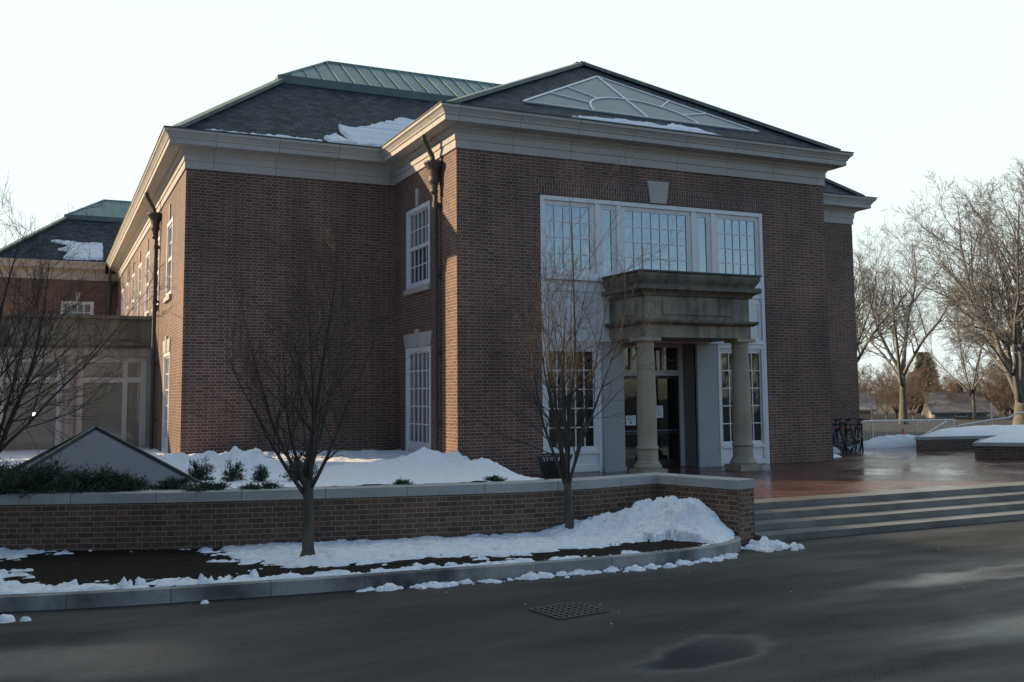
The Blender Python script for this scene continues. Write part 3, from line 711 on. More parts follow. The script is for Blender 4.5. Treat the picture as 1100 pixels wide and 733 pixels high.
# notices on the glass
for (u0_, u1_, z0_, z1_, lb, kind_) in ((1.32, 1.52, 1.60, 1.9, 'plain white paper notice taped to the right door leaf', 0), (.43, .72, 1.43, 1.67, 'white sheet with a small dark emblem taped to the left door leaf', 1)):
    n_ = thing('paper_notice', lb, 'notice', wd_.at(u0_, z0_, .0)); m = MB(); wd_.box(m, u0_, u1_, z0_, z1_, -.017, -.013); m.build('paper', 'paper', n_)
    m = MB()
    if kind_:
        uc = (u0_ + u1_) / 2; m.add([wd_.at(uc - .035, z0_ + .05, -.011), wd_.at(uc + .035, z0_ + .05, -.011), wd_.at(uc, z0_ + .12, -.011)], [(0, 1, 2)])
        for k in range(3): wd_.box(m, u0_ + .05, u1_ - .05, z1_ - .04 - .03 * k, z1_ - .032 - .03 * k, -.0125, -.011)
    else:
        for k in range(7): wd_.box(m, u0_ + .025, u1_ - .03 - .03 * (k % 3), z1_ - .05 - .032 * k, z1_ - .044 - .032 * k, -.0125, -.011)
    m.build('print', 'ink', n_)
# keystone and soldier course over the screen
m = MB(); v = []
for o_ in (-.02, .05): v += [wf.at(U(13.2), 6.84, o_), wf.at(U(13.66), 6.84, o_), wf.at(U(13.74), 7.38, o_), wf.at(U(13.12), 7.38, o_)]
m.add(v, [(4, 5, 6, 7), (0, 4, 7, 3), (1, 2, 6, 5), (3, 7, 6, 2), (0, 1, 5, 4)]); m.build('keystone', 'limestone', bld)
m = MB(); v = []
for o_ in (-.02, .005): v += [wf.at(U(SX0 - .03), 6.832, o_), wf.at(U(SX1 + .03), 6.832, o_), wf.at(U(SX1 + .2), 7.2, o_), wf.at(U(SX0 - .2), 7.2, o_)]
m.add(v, [(4, 5, 6, 7), (0, 4, 7, 3), (1, 2, 6, 5), (3, 7, 6, 2), (0, 1, 5, 4)]); m.build('soldier_course', 'soldier_brick', bld)

# portico
PX0, PX1, PD = 12.0, 14.95, 1.5; yfr = YF - PD
def ring(m, o_, za, zb, zin=None): m.box(PX0 - o_, PX1 + o_, yfr - o_, YF + .02, za, zb)
m = MB(); ring(m, 0, 3.46, 3.74); ring(m, -.02, 3.862, 4.398)
# raised fields on the frieze block
for a_, b_ in ((12.5, 14.45),):
    m.box(a_, b_, yfr + .02 - .03, yfr + .03, 3.98, 4.3)
m.box(PX0 + .02 - .03, PX0 + .03, yfr + .35, YF - .35, 3.98, 4.3); m.box(PX1 - .03, PX1 + .01, yfr + .35, YF - .35, 3.98, 4.3)
pt = m.build('portico', 'portico_stone', bld)
prof_l = [(-.2, 3.742), (.05, 3.742), (.14, 3.80), (.14, 3.85), (-.2, 3.86)]
prof_t = [(-.2, 4.4), (.03, 4.4), (.05, 4.45), (.12, 4.5), (.2, 4.53), (.2, 4.6), (.09, 4.62), (.09, 4.66), (.15, 4.76), (.18, 4.84), (.18, 4.9), (-.2, 4.91)]
pp = [(PX0, YF), (PX0, yfr), (PX1, yfr), (PX1, YF)]
m = MB(); sweep(m, prof_l, pp); m.build('ledge', 'stained_stone', pt)
m = MB(); sweep(m, prof_t, pp); m.build('cornice', 'stained_stone', pt)
m = MB(); m.box(PX0 - .21, PX1 + .21, yfr - .21, YF, 4.912, 4.95); m.build('cap_flashing', 'gutter_metal', pt)
for cx_ in (12.16, 14.79):
    m = MB(); cy_ = yfr + .22
    m.lathe([(.235, .55), (.255, .6), (.235, .63), (.22, .66), (.222, .9), (.22, 1.6), (.205, 2.4), (.19, 2.84), (.195, 2.85), (.21, 2.87), (.195, 2.89), (.192, 2.95), (.225, 2.975)], (cx_, cy_, .4), 28)
    c_ = m.build('column', 'column_stone', pt, smooth=True)
    m = MB(); m.box(cx_ - .26, cx_ + .26, cy_ - .26, cy_ + .26, 3.376, 3.457); m.build('abacus', 'column_stone', pt); m = MB(); m.lathe([(.3, .14), (.315, .18), (.3, .22), (.27, .25), (.26, .29), (.235, .31), (.23, .56)], (cx_, cy_, .4), 28)
    m.box(cx_ - .31, cx_ + .31, cy_ - .31, cy_ + .31, .402, .54); m.build('column_base', 'column_stone', pt)

# downspouts
def downspout(w_, u, ztop, zbot, out=.5):
    m = MB(); m.tube([w_.at(u, 8.2, .42), w_.at(u, 8.1, .4), w_.at(u, 7.75, .2), w_.at(u, 7.5, .15)], .06, 10); m.tube([w_.at(u, 7.2, .12), w_.at(u, zbot, .12)], .058, 12)
    for z in (6.6, 5.0, 3.2, 1.6): m.tube([w_.at(u, z - .06, .12), w_.at(u, z + .06, .12)], .075, 12); w_.box(m, u - .1, u + .1, z - .03, z + .03, .0, .09)
    d_ = m.build('downspout', 'pipe_metal', bld_cur, smooth=False)
    m = MB(); c_ = w_.at(u, 0, .15); m.lathe([(.075, 6.85), (.1, 6.9), (.085, 6.95), (.09, 7.05), (.13, 7.15), (.12, 7.25), (.14, 7.4), (.2, 7.5), (.24, 7.56), (.24, 7.6), (.2, 7.61)], (c_[0], c_[1], 0), 14)
    m.build('rain_hopper', 'pipe_metal', d_)
bld_cur = bld
downspout(wr, YB - 21.2, 8, .5); downspout(wl, YE - 30.4, 8, .5)

# roof snow
def planar_snow(name, pts, Y0_, Z0_, s_, label, th=.09, seed=0):
    from mathutils.geometry import tessellate_polygon
    m = MB(); fine = []; rn = random.Random(seed)
    for a_, b_ in zip(pts, pts[1:] + pts[:1]):
        L_ = math.dist(a_, b_); k = max(1, int(L_ / .09))
        for i in range(k):
            t_ = i / k; j = .035 if 0 < i else .01; fine.append((a_[0] + (b_[0] - a_[0]) * t_ + rn.uniform(-j, j), a_[1] + (b_[1] - a_[1]) * t_ + rn.uniform(-j, j)))
    n = len(fine); cx_ = sum(p[0] for p in fine) / n; cy_ = sum(p[1] for p in fine) / n
    # pillowed: outer ring on the slates, inner ring raised
    P3 = lambda x, y, h: Vector((x, y, Z0_ + s_ * (y - Y0_) + h))
    v = [P3(x, y, .005) for x, y in fine]; ins = []
    for i in range(n):
        a_, b_ = Vector(fine[i - 1]), Vector(fine[(i + 1) % n]); d = b_ - a_; nn_ = Vector((-d.y, d.x)); nn_ = nn_.normalized() if nn_.length > 0 else nn_
        ins.append(nn_)
    area = sum(fine[i - 1][0] * fine[i][1] - fine[i][0] * fine[i - 1][1] for i in range(n)); sg = 1 if area > 0 else -1
    for i in range(n): q = Vector(fine[i]) + ins[i] * sg * .03; v.append(P3(q.x, q.y, th * (.75 + .4 * rn.random())))
    f = [(i, (i + 1) % n, n + (i + 1) % n, n + i) if sg > 0 else (i, n + i, n + (i + 1) % n, (i + 1) % n) for i in range(n)]
    tri = tessellate_polygon([[Vector((p.x, p.y, 0)) for p in v[n:]]])
    f += [tuple(n + i for i in t_) for t_ in tri]; m.add(v, f)
    return tag(m.build(name, 'snow'), label, 'snow')
bs = s1
def lift(pts, k=.0): return [(x, y + k) for x, y in pts]
planar_snow('roof_snow', [(6.35, 24.28), (6.2, 24.5), (6.57, 24.72), (6.8, 24.5), (7.0, 24.36), (6.74, 24.98), (6.76, 25.2), (7.05, 25.1), (7.48, 25.2), (8.04, 25.55), (8.46, 25.7), (8.65, 25.95), (9.4, 25.85), (9.6, 25.1), (9.2, 24.28)], YB - e, z0, s1, 'jagged snow patch on the slate roof in the angle beside the entrance bay', .1, 1)
planar_snow('roof_snow', [(3.2, 24.27), (3.45, 24.36), (4.2, 24.33), (5.0, 24.4), (6.15, 24.36), (6.15, 24.27)], YB - e, z0, s1, 'thin line of snow along the slate eave above the dark wall', .06, 2)
planar_snow('roof_snow', [(10.9, 19.9), (11.0, 19.98), (11.57, 20.08), (12.4, 20.12), (13.24, 20.15), (13.5, 20.06), (14.02, 20.3), (14.4, 20.2), (14.89, 20.05), (15.25, 19.9)], ey, z0, fs, 'narrow snow strip along the roof edge under the fan skylight', .07, 3)

# ------------------------------------------------------------------ rear wing and stone annex
rear = thing('rear_brick_wing', 'distant brick wing with slate and green copper roof behind the stone annex', 'building', (0, 50, .3))
wz = Wall((-2.25, 50.0), (XL - .002, 50.0)); m = MB(); wh = [(2.7, 4.1, 4.9, 6.72)]
wz.build(m, -.02, BZ, wh, .13); w5 = Wall((-2.25, 70), (-2.25, 50)); w5.build(m, -.02, BZ, []); m.build('wall', 'brick', rear)
window(rear, wz, *wh[0], 4, 2, 'curtain_glass')
m = MB(); sweep(m, prof_frieze, [(-2.25, 70), (-2.25, 50), (XL - .06, 50)]); m.build('frieze', 'limestone', rear)
m = MB(); sweep(m, prof_corn, [(-2.25, 70), (-2.25, 50), (XL - .58, 50)]); m.build('cornice', 'limestone', rear)
r2, ra2, rb2 = slope_roof(rear, -2.55, 14, 49.7, 75, 11.1); caps(r2, ra2, rb2, ids=(0,)); copper_top(rear, rb2, 12.42)
bld_cur = rear; downspout(wz, 4.75, 8, .5)
planar_snow('roof_snow', [(-.05, 50.95), (.23, 51.05), (1.36, 50.9), (2.2, 51.0), (2.2, 49.8), (.48, 49.78), (.67, 50.3), (.24, 50.4), (.79, 50.72)], 49.7, z0, s1, 'white snow patch on the slate roof of the distant wing', .1, 4)

# unseen hall left of the frame, added to keep low sun off beds and road
hall = thing('shade_hall', 'unseen brick hall with a slate roof, added to shade the forecourt', 'building', (-8.4, 31, 0))
wq = Wall((-8.4, 31.4), (-8.4, 6.0)); wq2 = Wall((-20, 31.0), (-8.4, 31.0)); hh = [(2.2 + 3.1 * i, 3.6 + 3.1 * i, 5.0, 7.1) for i in range(7)] + [(2.2 + 3.1 * i, 3.6 + 3.1 * i, 1.0, 3.4) for i in range(7)]
m = MB(); wq.build(m, -.02, 8.6, hh, .13); m.quad((-8.4, 31.4, -.02), (-20, 31.4, -.02), (-20, 31.4, 8.6), (-8.4, 31.4, 8.6)); m.quad((-20, 6, -.02), (-8.4, 6, -.02), (-8.4, 6, 8.6), (-20, 6, 8.6)); m.quad((-20, 31.4, -.02), (-20, 6, -.02), (-20, 6, 8.6), (-20, 31.4, 8.6)); m.build('wall', 'brick', hall)
m = MB(); sweep(m, [(a_, b_ + .89) for a_, b_ in prof_corn], [(-20, 31), (-20, 6), (-8.4, 6), (-8.4, 31), (-20, 31)]) if False else m.box(-20.4, -8.0, 5.6, 31.45, 8.602, 9.3); m.build('cornice', 'limestone', hall)
m = MB(); a_ = [(-20.4, 5.6, 9.302), (-8.0, 5.6, 9.302), (-8.0, 31.45, 9.302), (-20.4, 31.45, 9.302)]; m.add(a_ + [(-14.2, 9.5, 13.2), (-14.2, 29.5, 13.2)], [(0, 1, 4), (1, 2, 5, 4), (2, 3, 5), (3, 0, 4, 5), (3, 2, 1, 0)]); m.build('roof', 'slate', hall)
for h in hh: window(hall, wq, *h, 4, 3, 'dark_glass')

anx = thing('stone_annex', 'low weathered stone annex with pilasters and tall cream framed glazing', 'building', (-1, 31.9, .5))
wa = Wall((-8.0, 31.9), (XL - .01, 31.9)); V = lambda x: x + 8
m = MB(); oh = [(V(.78), V(2.72), .5, 3.46), (V(-1.3), V(.42), .5, 3.46), (V(-3.6), V(-1.75), .5, 3.46)]
wa.build(m, -.02, 4.58, oh, .3); m.box(-8, XL - .01, 32.21, 49.9, -.02, 4.3); 
wa.box(m, V(1.0), V(2.4), 3.98, 4.3, .0, .025); wa.box(m, V(-1.2), V(.6), 3.98, 4.3, .0, .025)
m.build('wall', 'annex_stone', anx)
m = MB(); wa.box(m, 0, V(XL) - .013, 3.881, 4.581, .001, .02); wa.box(m, V(1.0), V(2.4), 3.98, 4.3, .021, .05); wa.box(m, V(-1.2), V(.6), 3.98, 4.3, .021, .05); m.build('parapet', 'portico_stone', anx)
m = MB(); wa.box(m, 0, V(XL) - .012, 4.582, 4.68, -.5, .14); wa.box(m, 0, V(XL) - .012, 3.78, 3.88, .001, .13); wa.box(m, 0, V(XL) - .012, 3.70, 3.778, .001, .06); m.build('cornice', 'portico_stone', anx)
for a_, b_ in ((.47, .73), (-1.7, -1.35), (2.62 + .11, 2.85)): m = MB(); wa.box(m, V(a_), V(b_), .5, 3.6, .001, .07); m.build('pilaster', 'annex_stone', anx)
for x0_, x1_ in ((.78, 2.72), (-1.3, .42), (-3.6, -1.75)):
    m = MB(); a_, b_ = V(x0_), V(x1_); o0, o1 = -.28, -.2
    frame_rect(wa, m, a_, b_, .5, 3.46, .17, o0, o1, .25); sp_ = b_ - .17 - .36 if x0_ > 0 else b_ - .17
    wa.box(m, a_ + .17, b_ - .17, 2.68, 2.84, o0, o1 - .004)
    if x0_ > 0: wa.box(m, sp_ - .14, sp_, .75, 3.29, o0, o1 - .008)
    wd = m.build('window', 'cream_paint', anx)
    p = MB(); p.quad(wa.at(a_ + .1, .7, -.26), wa.at(b_ - .1, .7, -.26), wa.at(b_ - .1, 3.36, -.26), wa.at(a_ + .1, 3.36, -.26)); p.build('pane', 'blind_glass', wd)
gl = thing('wall_lamp', 'small lit globe lamp in front of the left annex window', 'lamp', (-.33, 31.6, 1.75))
m = MB(); m.lathe([(.005, -.05), (.035, -.04), (.05, 0), (.035, .04), (.005, .05)], (-.33, 31.66, 1.78), 12); m.build('bulb', 'lamp_glow', gl)
m = MB(); m.tube([(-.33, 31.66, 1.86), (-.33, 31.66, 1.94), (-.33, 32.1, 1.94)], .015, 6); m.build('bracket', 'iron', gl)

# glass pyramid skylight in the planter
py = thing('glass_pyramid', 'low grey glass pyramid skylight rising behind dark junipers', 'skylight', (.75, 18, .7))
ap = Vector((.75, 18, 1.72)); bs_ = [Vector((-.85, 16.4, .78)), Vector((2.35, 16.4, .78)), Vector((2.35, 19.6, .78)), Vector((-.85, 19.6, .78))]
m = MB(); m.add(bs_ + [ap], [(0, 1, 4), (1, 2, 4), (2, 3, 4), (3, 0, 4)]); m.build('glazing', 'grey_glass', py)
m = MB()
for i in range(4): m.bar(bs_[i] + Vector((0, 0, .015)), ap + Vector((0, 0, .015)), .045, .04); m.bar(bs_[i], bs_[(i + 1) % 4], .08, .08)
m.build('frame', 'gutter_metal', py)
m = MB(); m.box(-.86, 2.36, 16.39, 19.61, .5, .76); m.build('curb', 'granite', py)

# ------------------------------------------------------------------ terrace furniture
lb = thing('litter_bin', 'black flared bin of vertical metal slats beside the snowbank at the facade', 'litter bin', (8.25, 15.9, .4))
m = MB(); cx_, cy_ = 8.25, 15.9; K = 30
for i in range(K):
    t_ = 2 * math.pi * i / K; c_, s_ = math.cos(t_), math.sin(t_); m.tube([(cx_ + r_ * c_, cy_ + r_ * s_, .4 + z_) for r_, z_ in ((.23, .06), (.23, .4), (.27, .6), (.33, .72))], [.013] * 4, 4)
m.build('slats', 'black_metal', lb)
m = MB()
for r_, z_ in ((.33, .72),): m.tube([(cx_ + r_ * math.cos(2 * math.pi * i / 28), cy_ + r_ * math.sin(2 * math.pi * i / 28), .4 + z_) for i in range(29)], .016, 6, False)
m.build('ring', 'black_metal', lb)
m = MB(); m.lathe([(.2, .05), (.2, .6), (.19, .6), (.19, .08)], (cx_, cy_, .4), 20); m.build('liner', 'black_metal', lb)

gr = thing('drain_grate', 'rusty rectangular iron drain grate set in the wet asphalt', 'drain', (4.88, 9.1, 0))
m = MB(); ga = R(8)
def gp(u, v_, z_): c_, s_ = math.cos(ga), math.sin(ga); return (4.88 + u * c_ - v_ * s_, 9.12 + u * s_ + v_ * c_, z_)
for i in range(9): u = -.3 + .6 * i / 8; m.bar(gp(u, -.26, .008), gp(u, .26, .008), .022, .014)
for i in range(7): v_ = -.26 + .52 * i / 6; m.bar(gp(-.31, v_, .0085), gp(.31, v_, .0085), .026, .014)
m.build('bars', 'iron', gr)
m = MB(); m.add([gp(-.31, -.27, .003), gp(.31, -.27, .003), gp(.31, .27, .003), gp(-.31, .27, .003)], [(0, 1, 2, 3)]); m.build('dark_sheet', 'rubber', gr)  # flat dark sheet: the shade below the bars put into colour

# raised planters on the terrace
def raised(name, pts, z1, label, snowlabel, hgt, seed):
    t_ = thing(name, label, 'planter', (pts[0][0], pts[0][1], .4)); n = len(pts)
    m = MB(); m.add([(x, y, .4) for x, y in pts] + [(x, y, z1 - .09) for x, y in pts], [(i, (i + 1) % n, n + (i + 1) % n, n + i) for i in range(n)] + [tuple(n + i for i in range(n))]); m.build('wall', 'garden_brick', t_)
    c_ = Vector((sum(p[0] for p in pts) / n, sum(p[1] for p in pts) / n)); P_ = [Vector(p) + (Vector(p) - c_).normalized() * .06 for p in pts]
    m = MB(); m.add([(p.x, p.y, z1 - .088) for p in P_] + [(p.x, p.y, z1) for p in P_], [tuple(reversed(range(n)))] + [(i, (i + 1) % n, n + (i + 1) % n, n + i) for i in range(n)] + [tuple(n + i for i in range(n))]); m.build('coping', 'coping_stone', t_)
    # snow heap
    m = MB(); R_, S_ = 40, 8; v = []
    def edge(k):
        f_ = k / R_ * n; i = int(f_) % n; q = f_ - int(f_); a_, b_ = Vector(pts[i]), Vector(pts[(i + 1) % n]); return a_ + (b_ - a_) * q
    for s_ in range(S_ + 1):
        for k in range(R_):
            p = edge(k); q = c_ + (p - c_) * (.97 - .97 * s_ / S_) if s_ < S_ else c_; h_ = hgt * (1 - (1 - s_ / S_) ** 3.0) * (1 + .45 * fbm(q.x, q.y, 1.4, seed, 3)) + (.03 if s_ else 0)
            v.append((q.x, q.y, z1 + .003 + h_))
    m.add(v, [(s_ * R_ + k, s_ * R_ + (k + 1) % R_, (s_ + 1) * R_ + (k + 1) % R_, (s_ + 1) * R_ + k) for s_ in range(S_) for k in range(R_)])
    tag(m.build('planter_snow_heap', 'snow', smooth=True), snowlabel, 'snow')
raised('raised_planter', [(24.03, 22.35), (30.5, 20.9), (33.0, 23.6), (27.5, 24.9)], .8, 'farther low brick planter with dark coping below the white railing', 'snow heaped on the farther low brick planter', .2, 3)
raised('raised_planter', [(22.38, 18.85), (23.6, 17.55), (31.0, 16.6), (31.5, 20.0), (24.5, 20.3)], .82, 'nearer low brick planter with pale granite coping at the terrace edge', 'smooth snow mound on the nearer low brick planter', .2, 8)
# snowbank behind the terrace
def mound(name, cx_, cy_, rx, ry, h_, ang, label, seed, mat='snow', base=.4, res=48):
    m = MB(); v = []; S_ = 14
    for s_ in range(S_ + 1):
        for k in range(res):
            t_ = 2 * math.pi * k / res; q = s_ / S_; rr = q * (1 + .18 * noise.noise(Vector((math.cos(t_) * 2, math.sin(t_) * 2, seed))))
            x_, y_ = rx * rr * math.cos(t_), ry * rr * math.sin(t_); X_ = cx_ + x_ * math.cos(ang) - y_ * math.sin(ang); Y_ = cy_ + x_ * math.sin(ang) + y_ * math.cos(ang)
            z_ = h_ * (1 - q ** 2.2) * (1 + .5 * fbm(X_, Y_, 2.0, seed, 4) + .45 * abs(fbm(X_, Y_, 5.0, seed + 3, 3))) - .01
            v.append((X_, Y_, base + z_))
    m.add(v, [(s_ * res + k, s_ * res + (k + 1) % res, (s_ + 1) * res + (k + 1) % res, (s_ + 1) * res + k) if s_ else (0, res + (k + 1) % res, res + k) for s_ in range(S_) for k in range(res)])
    return tag(m.build(name, mat, smooth=True), label, 'snow') if label else m
mound('snowbank', 25.6, 24.3, 2.3, .55, .34, -.12, 'long low snowbank at the foot of the white railing', 11)
mound('snowbank', 20.9, 23.3, .95, .5, .27, 0, 'small snow heap under the parked bicycles', 12)
mound('snowbank', 19.65, 21.3, .45, .22, .1, .3, 'little snow remnant at the corner of the brick bay', 13)
# gutter snow on the road: clumps
m = MB(); rn = random.Random(5)
def clump(m, x, y, r_, h_, sd_, k=7):
    b = len(m.v); rings_ = 4
    for s_ in range(rings_ + 1):
        q = s_ / rings_
        for j in range(k * 2):
            t_ = math.pi * j / k; rr = r_ * q * (1 + .35 * noise.noise(Vector((math.cos(t_) * 1.5, math.sin(t_) * 1.5, sd_))))
            m.v.append(Vector((x + rr * math.cos(t_), y + rr * math.sin(t_) * .8, h_ * math.sqrt(max(0, 1 - q ** 2)) * (1 + .5 * noise.noise(Vector((x * 9 + rr * 14 * math.cos(t_), y * 9 + rr * 14 * math.sin(t_), sd_)))) - .004)))
    K_ = 2 * k
    for s_ in range(rings_):
        for j in range(K_): m.f.append((b + s_ * K_ + j, b + (s_ + 1) * K_ + j, b + (s_ + 1) * K_ + (j + 1) % K_, b + s_ * K_ + (j + 1) % K_)); m.mi.append(0)
for i in range(560):
    x = rn.uniform(3.3, 8.6); w_ = .55 + .45 * noise.noise(Vector((x * 1.3, 3, 1)))
    if rn.random() > w_: continue
    y = interp(KPs, x) - abs(rn.gauss(.05, .07)) - .02; r_ = rn.choice((.012, .015, .02, .03, .045, .07, .09)) * rn.uniform(.7, 1.2); clump(m, x, y, r_, r_ * rn.uniform(.35, .75), rn.random() * 99)
for i in range(90):
    a_ = rn.random(); x = 9.35 + rn.gauss(0, .2); y = 11.42 + rn.gauss(0, .13); r_ = rn.uniform(.02, .09); clump(m, x, y, r_, r_ * rn.uniform(.6, 1.1) * (1.5 if abs(x - 9.3) < .12 else .8), rn.random() * 99)
for x, y, r_ in ((-.3, 11.3, .1), (-.12, 11.25, .06), (1.6, 11.28, .05)): clump(m, x, y, r_, r_ * .8, x)
for i in range(14): x, y = rn.uniform(0, 12), rn.uniform(6.5, 10.8); clump(m, x, y, rn.uniform(.006, .014), .008, i, 3)
tag(m.build('gutter_snow', 'dirty_snow', smooth=True), 'dirty snow clumps scattered along the foot of the kerb on the asphalt', 'snow', kind='stuff')
m = MB()
for x, y, r_ in ((.84, 11.82, .11), (1.66, 11.68, .13), (1.0, 11.9, .08), (.3, 12.0, .1), (2.2, 11.72, .08)): clump(m, x, y, r_, (r_ * .8 + .15), x * 7)
tag(m.build('snow_lumps', 'snow', smooth=True), 'rounded snow lumps resting on the bed just behind the kerb', 'snow', kind='stuff')

# railing
rl = thing('railing', 'pale metal railing with close vertical bars behind the terrace snowbank', 'railing', (26.9, 25.6, .4))
def rz(x): return 1.17 - (x - 24.9) * .005
m = MB(); yr = lambda x: 25.75 - (x - 24) * .05
m.tube([(23.98, yr(24), 1.2), (29.3, yr(29.3), 1.17)], .03, 8); m.tube([(23.98, yr(24), .5), (29.3, yr(29.3), .5)], .02, 8); m.build('handrail', 'rail_metal', rl)
m = MB(); x = 24.1
while x < 29.2: m.tube([(x, yr(x), .5), (x, yr(x), 1.18)], .011, 6); x += .125
m.build('bars', 'rail_metal', rl)
for x in (24.3, 25.6, 27.6, 29.25): m = MB(); m.tube([(x, yr(x), .38), (x, yr(x), 1.2)], .03, 8); m.build('post', 'rail_metal', rl)
r3 = thing('stair_handrail', 'sloping pale metal handrail dropping away behind the farther planter', 'handrail', (29.3, 25.5, .4))
m = MB(); m.tube([(26.8, 24.9, .55), (29.5, 25.9, 1.15), (30.1, 26.1, 1.1), (30.3, 26.2, .95)], .03, 8); m.tube([(29.5, 25.9, 1.15), (29.5, 25.9, .4)], .028, 8); m.tube([(28.0, 25.35, .82), (28.0, 25.35, .4)], .02, 6); m.build('rail', 'rail_metal', r3)
r4 = thing('pipe_handrail', 'pale curved pipe handrail standing beyond the snowy planter by the tree trunk', 'handrail', (31.3, 24.8, 0))
m = MB(); m.tube([(29.8, 26.2, .85), (31.3, 25.6, 1.12), (31.9, 25.3, 1.2), (32.2, 25.2, 1.36), (32.6, 25.1, 1.38)], .035, 8); m.tube([(31.35, 25.6, 1.75), (31.35, 25.6, .2)], .03, 8); m.build('rail', 'rail_metal', r4)
cn = thing('traffic_cone', 'small bright orange traffic cone seen through the railing bars', 'cone', (30.2, 28.7, .1))
m = MB(); m.lathe([(.16, .06), (.1, .4), (.035, .78), (.02, .8)], (30.2, 28.7, 0), 14); m.box(30.0, 30.4, 28.5, 28.9, 0, .06); m.build('body', 'orange_plastic', cn)
m = MB(); m.lathe([(.122, .3), (.102, .42), (.09, .42)], (30.2, 28.7, 0), 14); m.build('band', 'paper', cn)
lp = thing('light_post', 'slim white post with bracket standing beyond the corner of the building', 'post', (30.1, 30.2, 0))
m = MB(); m.tube([(30.1, 30.2, -.02), (30.1, 30.2, 1.7)], .022, 8); m.build('pole', 'rail_metal', lp); m = MB(); m.tube([(30.1, 30.2, 1.7), (30.12, 30.2, 1.76), (30.22, 30.16, 1.77)], .02, 8); m.build('bracket', 'rail_metal', lp)

# bicycles
def bicycle(enamel, label, loc, rz_, lean=0.06):
    b_ = thing('bicycle', label, 'bicycle', loc)
    def wheel(x):
        t_ = MB(); pts = [(x + .33 * math.cos(2 * math.pi * i / 32), 0, .345 + .33 * math.sin(2 * math.pi * i / 32)) for i in range(33)]
        t_.tube(pts, .018, 6, False); ty = t_.build('wheel', 'rubber', b_local)
        m = MB(); m.tube([(x + .305 * math.cos(2 * math.pi * i / 32), 0, .345 + .305 * math.sin(2 * math.pi * i / 32)) for i in range(33)], .009, 5, False); m.build('rim', 'steel', ty)
        m = MB()
        for i in range(18): a_ = 2 * math.pi * i / 18; m.tube([(x, 0, .345), (x + .3 * math.cos(a_), 0, .345 + .3 * math.sin(a_))], .0022, 3, False)
        m.tube([(x, -.05, .345), (x, .05, .345)], .018, 8); m.build('spokes', 'steel', ty)
    b_local = bpy.data.objects.new('tmp', None)
    b_local = b_
    save = b_.location.copy(); b_.location = (0, 0, 0)
    wheel(-.52); wheel(.52)
    m = MB(); BB = (-.08, 0, .3); ST = (-.22, 0, .82); HT = (.33, 0, .84); HB = (.37, 0, .7)
    for p, q, r_ in ((BB, ST, .018), (ST, HT, .017), (BB, HB, .02), (HT, HB, .02)): m.tube([p, q], r_, 8)
    for s_ in (-.04, .04): m.tube([(-.08, s_ * .5, .3), (-.52, s_, .345)], .01, 6); m.tube([(-.21, s_ * .5, .78), (-.52, s_, .345)], .009, 6); m.tube([(.37, s_, .7), (.52, s_, .345)], .013, 6)
    m.build('frame', enamel, b_)
    m = MB(); m.tube([(-.22, 0, .82), (-.25, 0, .93)], .014, 6); m.add([(-.4, -.07, .95), (-.4, .07, .95), (-.12, .015, .955), (-.12, -.015, .955), (-.38, -.05, .91), (-.38, .05, .91), (-.14, .01, .925), (-.14, -.01, .925)], [(3, 2, 1, 0), (4, 5, 6, 7), (0, 1, 5, 4), (1, 2, 6, 5), (2, 3, 7, 6), (3, 0, 4, 7)]); m.build('saddle', 'rubber', b_)
    m = MB(); m.tube([(.33, 0, .84), (.31, 0, .95)], .014, 6); m.tube([(.26, -.3, .96), (.31, -.15, .95), (.33, 0, .95), (.31, .15, .95), (.26, .3, .96)], .013, 6); m.build('handlebar', 'black_metal', b_)
    m = MB(); m.tube([(-.08, -.03, .3), (-.08, .05, .3)], .08, 16); m.tube([(-.08, .06, .3), (.02, .06, .16)], .01, 6); m.tube([(-.08, -.06, .3), (-.18, -.06, .44)], .01, 6); m.box(-.02, .07, .05, .13, .15, .17); m.box(-.23, -.13, -.13, -.05, .43, .45); m.build('crank', 'steel', b_)
    m = MB(); m.box(-.3, -.25, -.03, .03, .72, .76); m.build('reflector', 'orange_plastic', b_)
    b_.location = save; b_.rotation_euler = (lean, 0, rz_); return b_
bicycle('dark_enamel', 'dark bicycle nearest the brick bay, seen side on', (20.75, 23.25, .42), R(10))
bicycle('blue_enamel', 'blue framed bicycle in the middle of the parked row', (21.4, 22.9, .42), R(62), -.08)
bicycle('dark_enamel', 'black bicycle at the open end of the row, wheel towards the terrace', (22.25, 22.95, .42), R(52), .1)
bicycle('dark_enamel', 'black bicycle leaning between the blue one and the last one', (21.85, 23.1, .42), R(66), .04)
rk = thing('bicycle_rack', 'low black metal rack holding the bicycles against the brick wing', 'bicycle rack', (21.5, 23.6, .4))
m = MB()
for y_ in (23.4, 24.1): m.tube([(20.0, y_, .4), (20.0, y_, 1.2), (22.9, y_, 1.2), (22.9, y_, .4)], .03, 8)
m.build('rails', 'black_metal', rk); m = MB()
for i in range(16): x = 20.1 + i * .18; m.tube([(x, 23.4, 1.2), (x, 23.4, .4)], .014, 6)
m.build('bars', 'black_metal', rk)

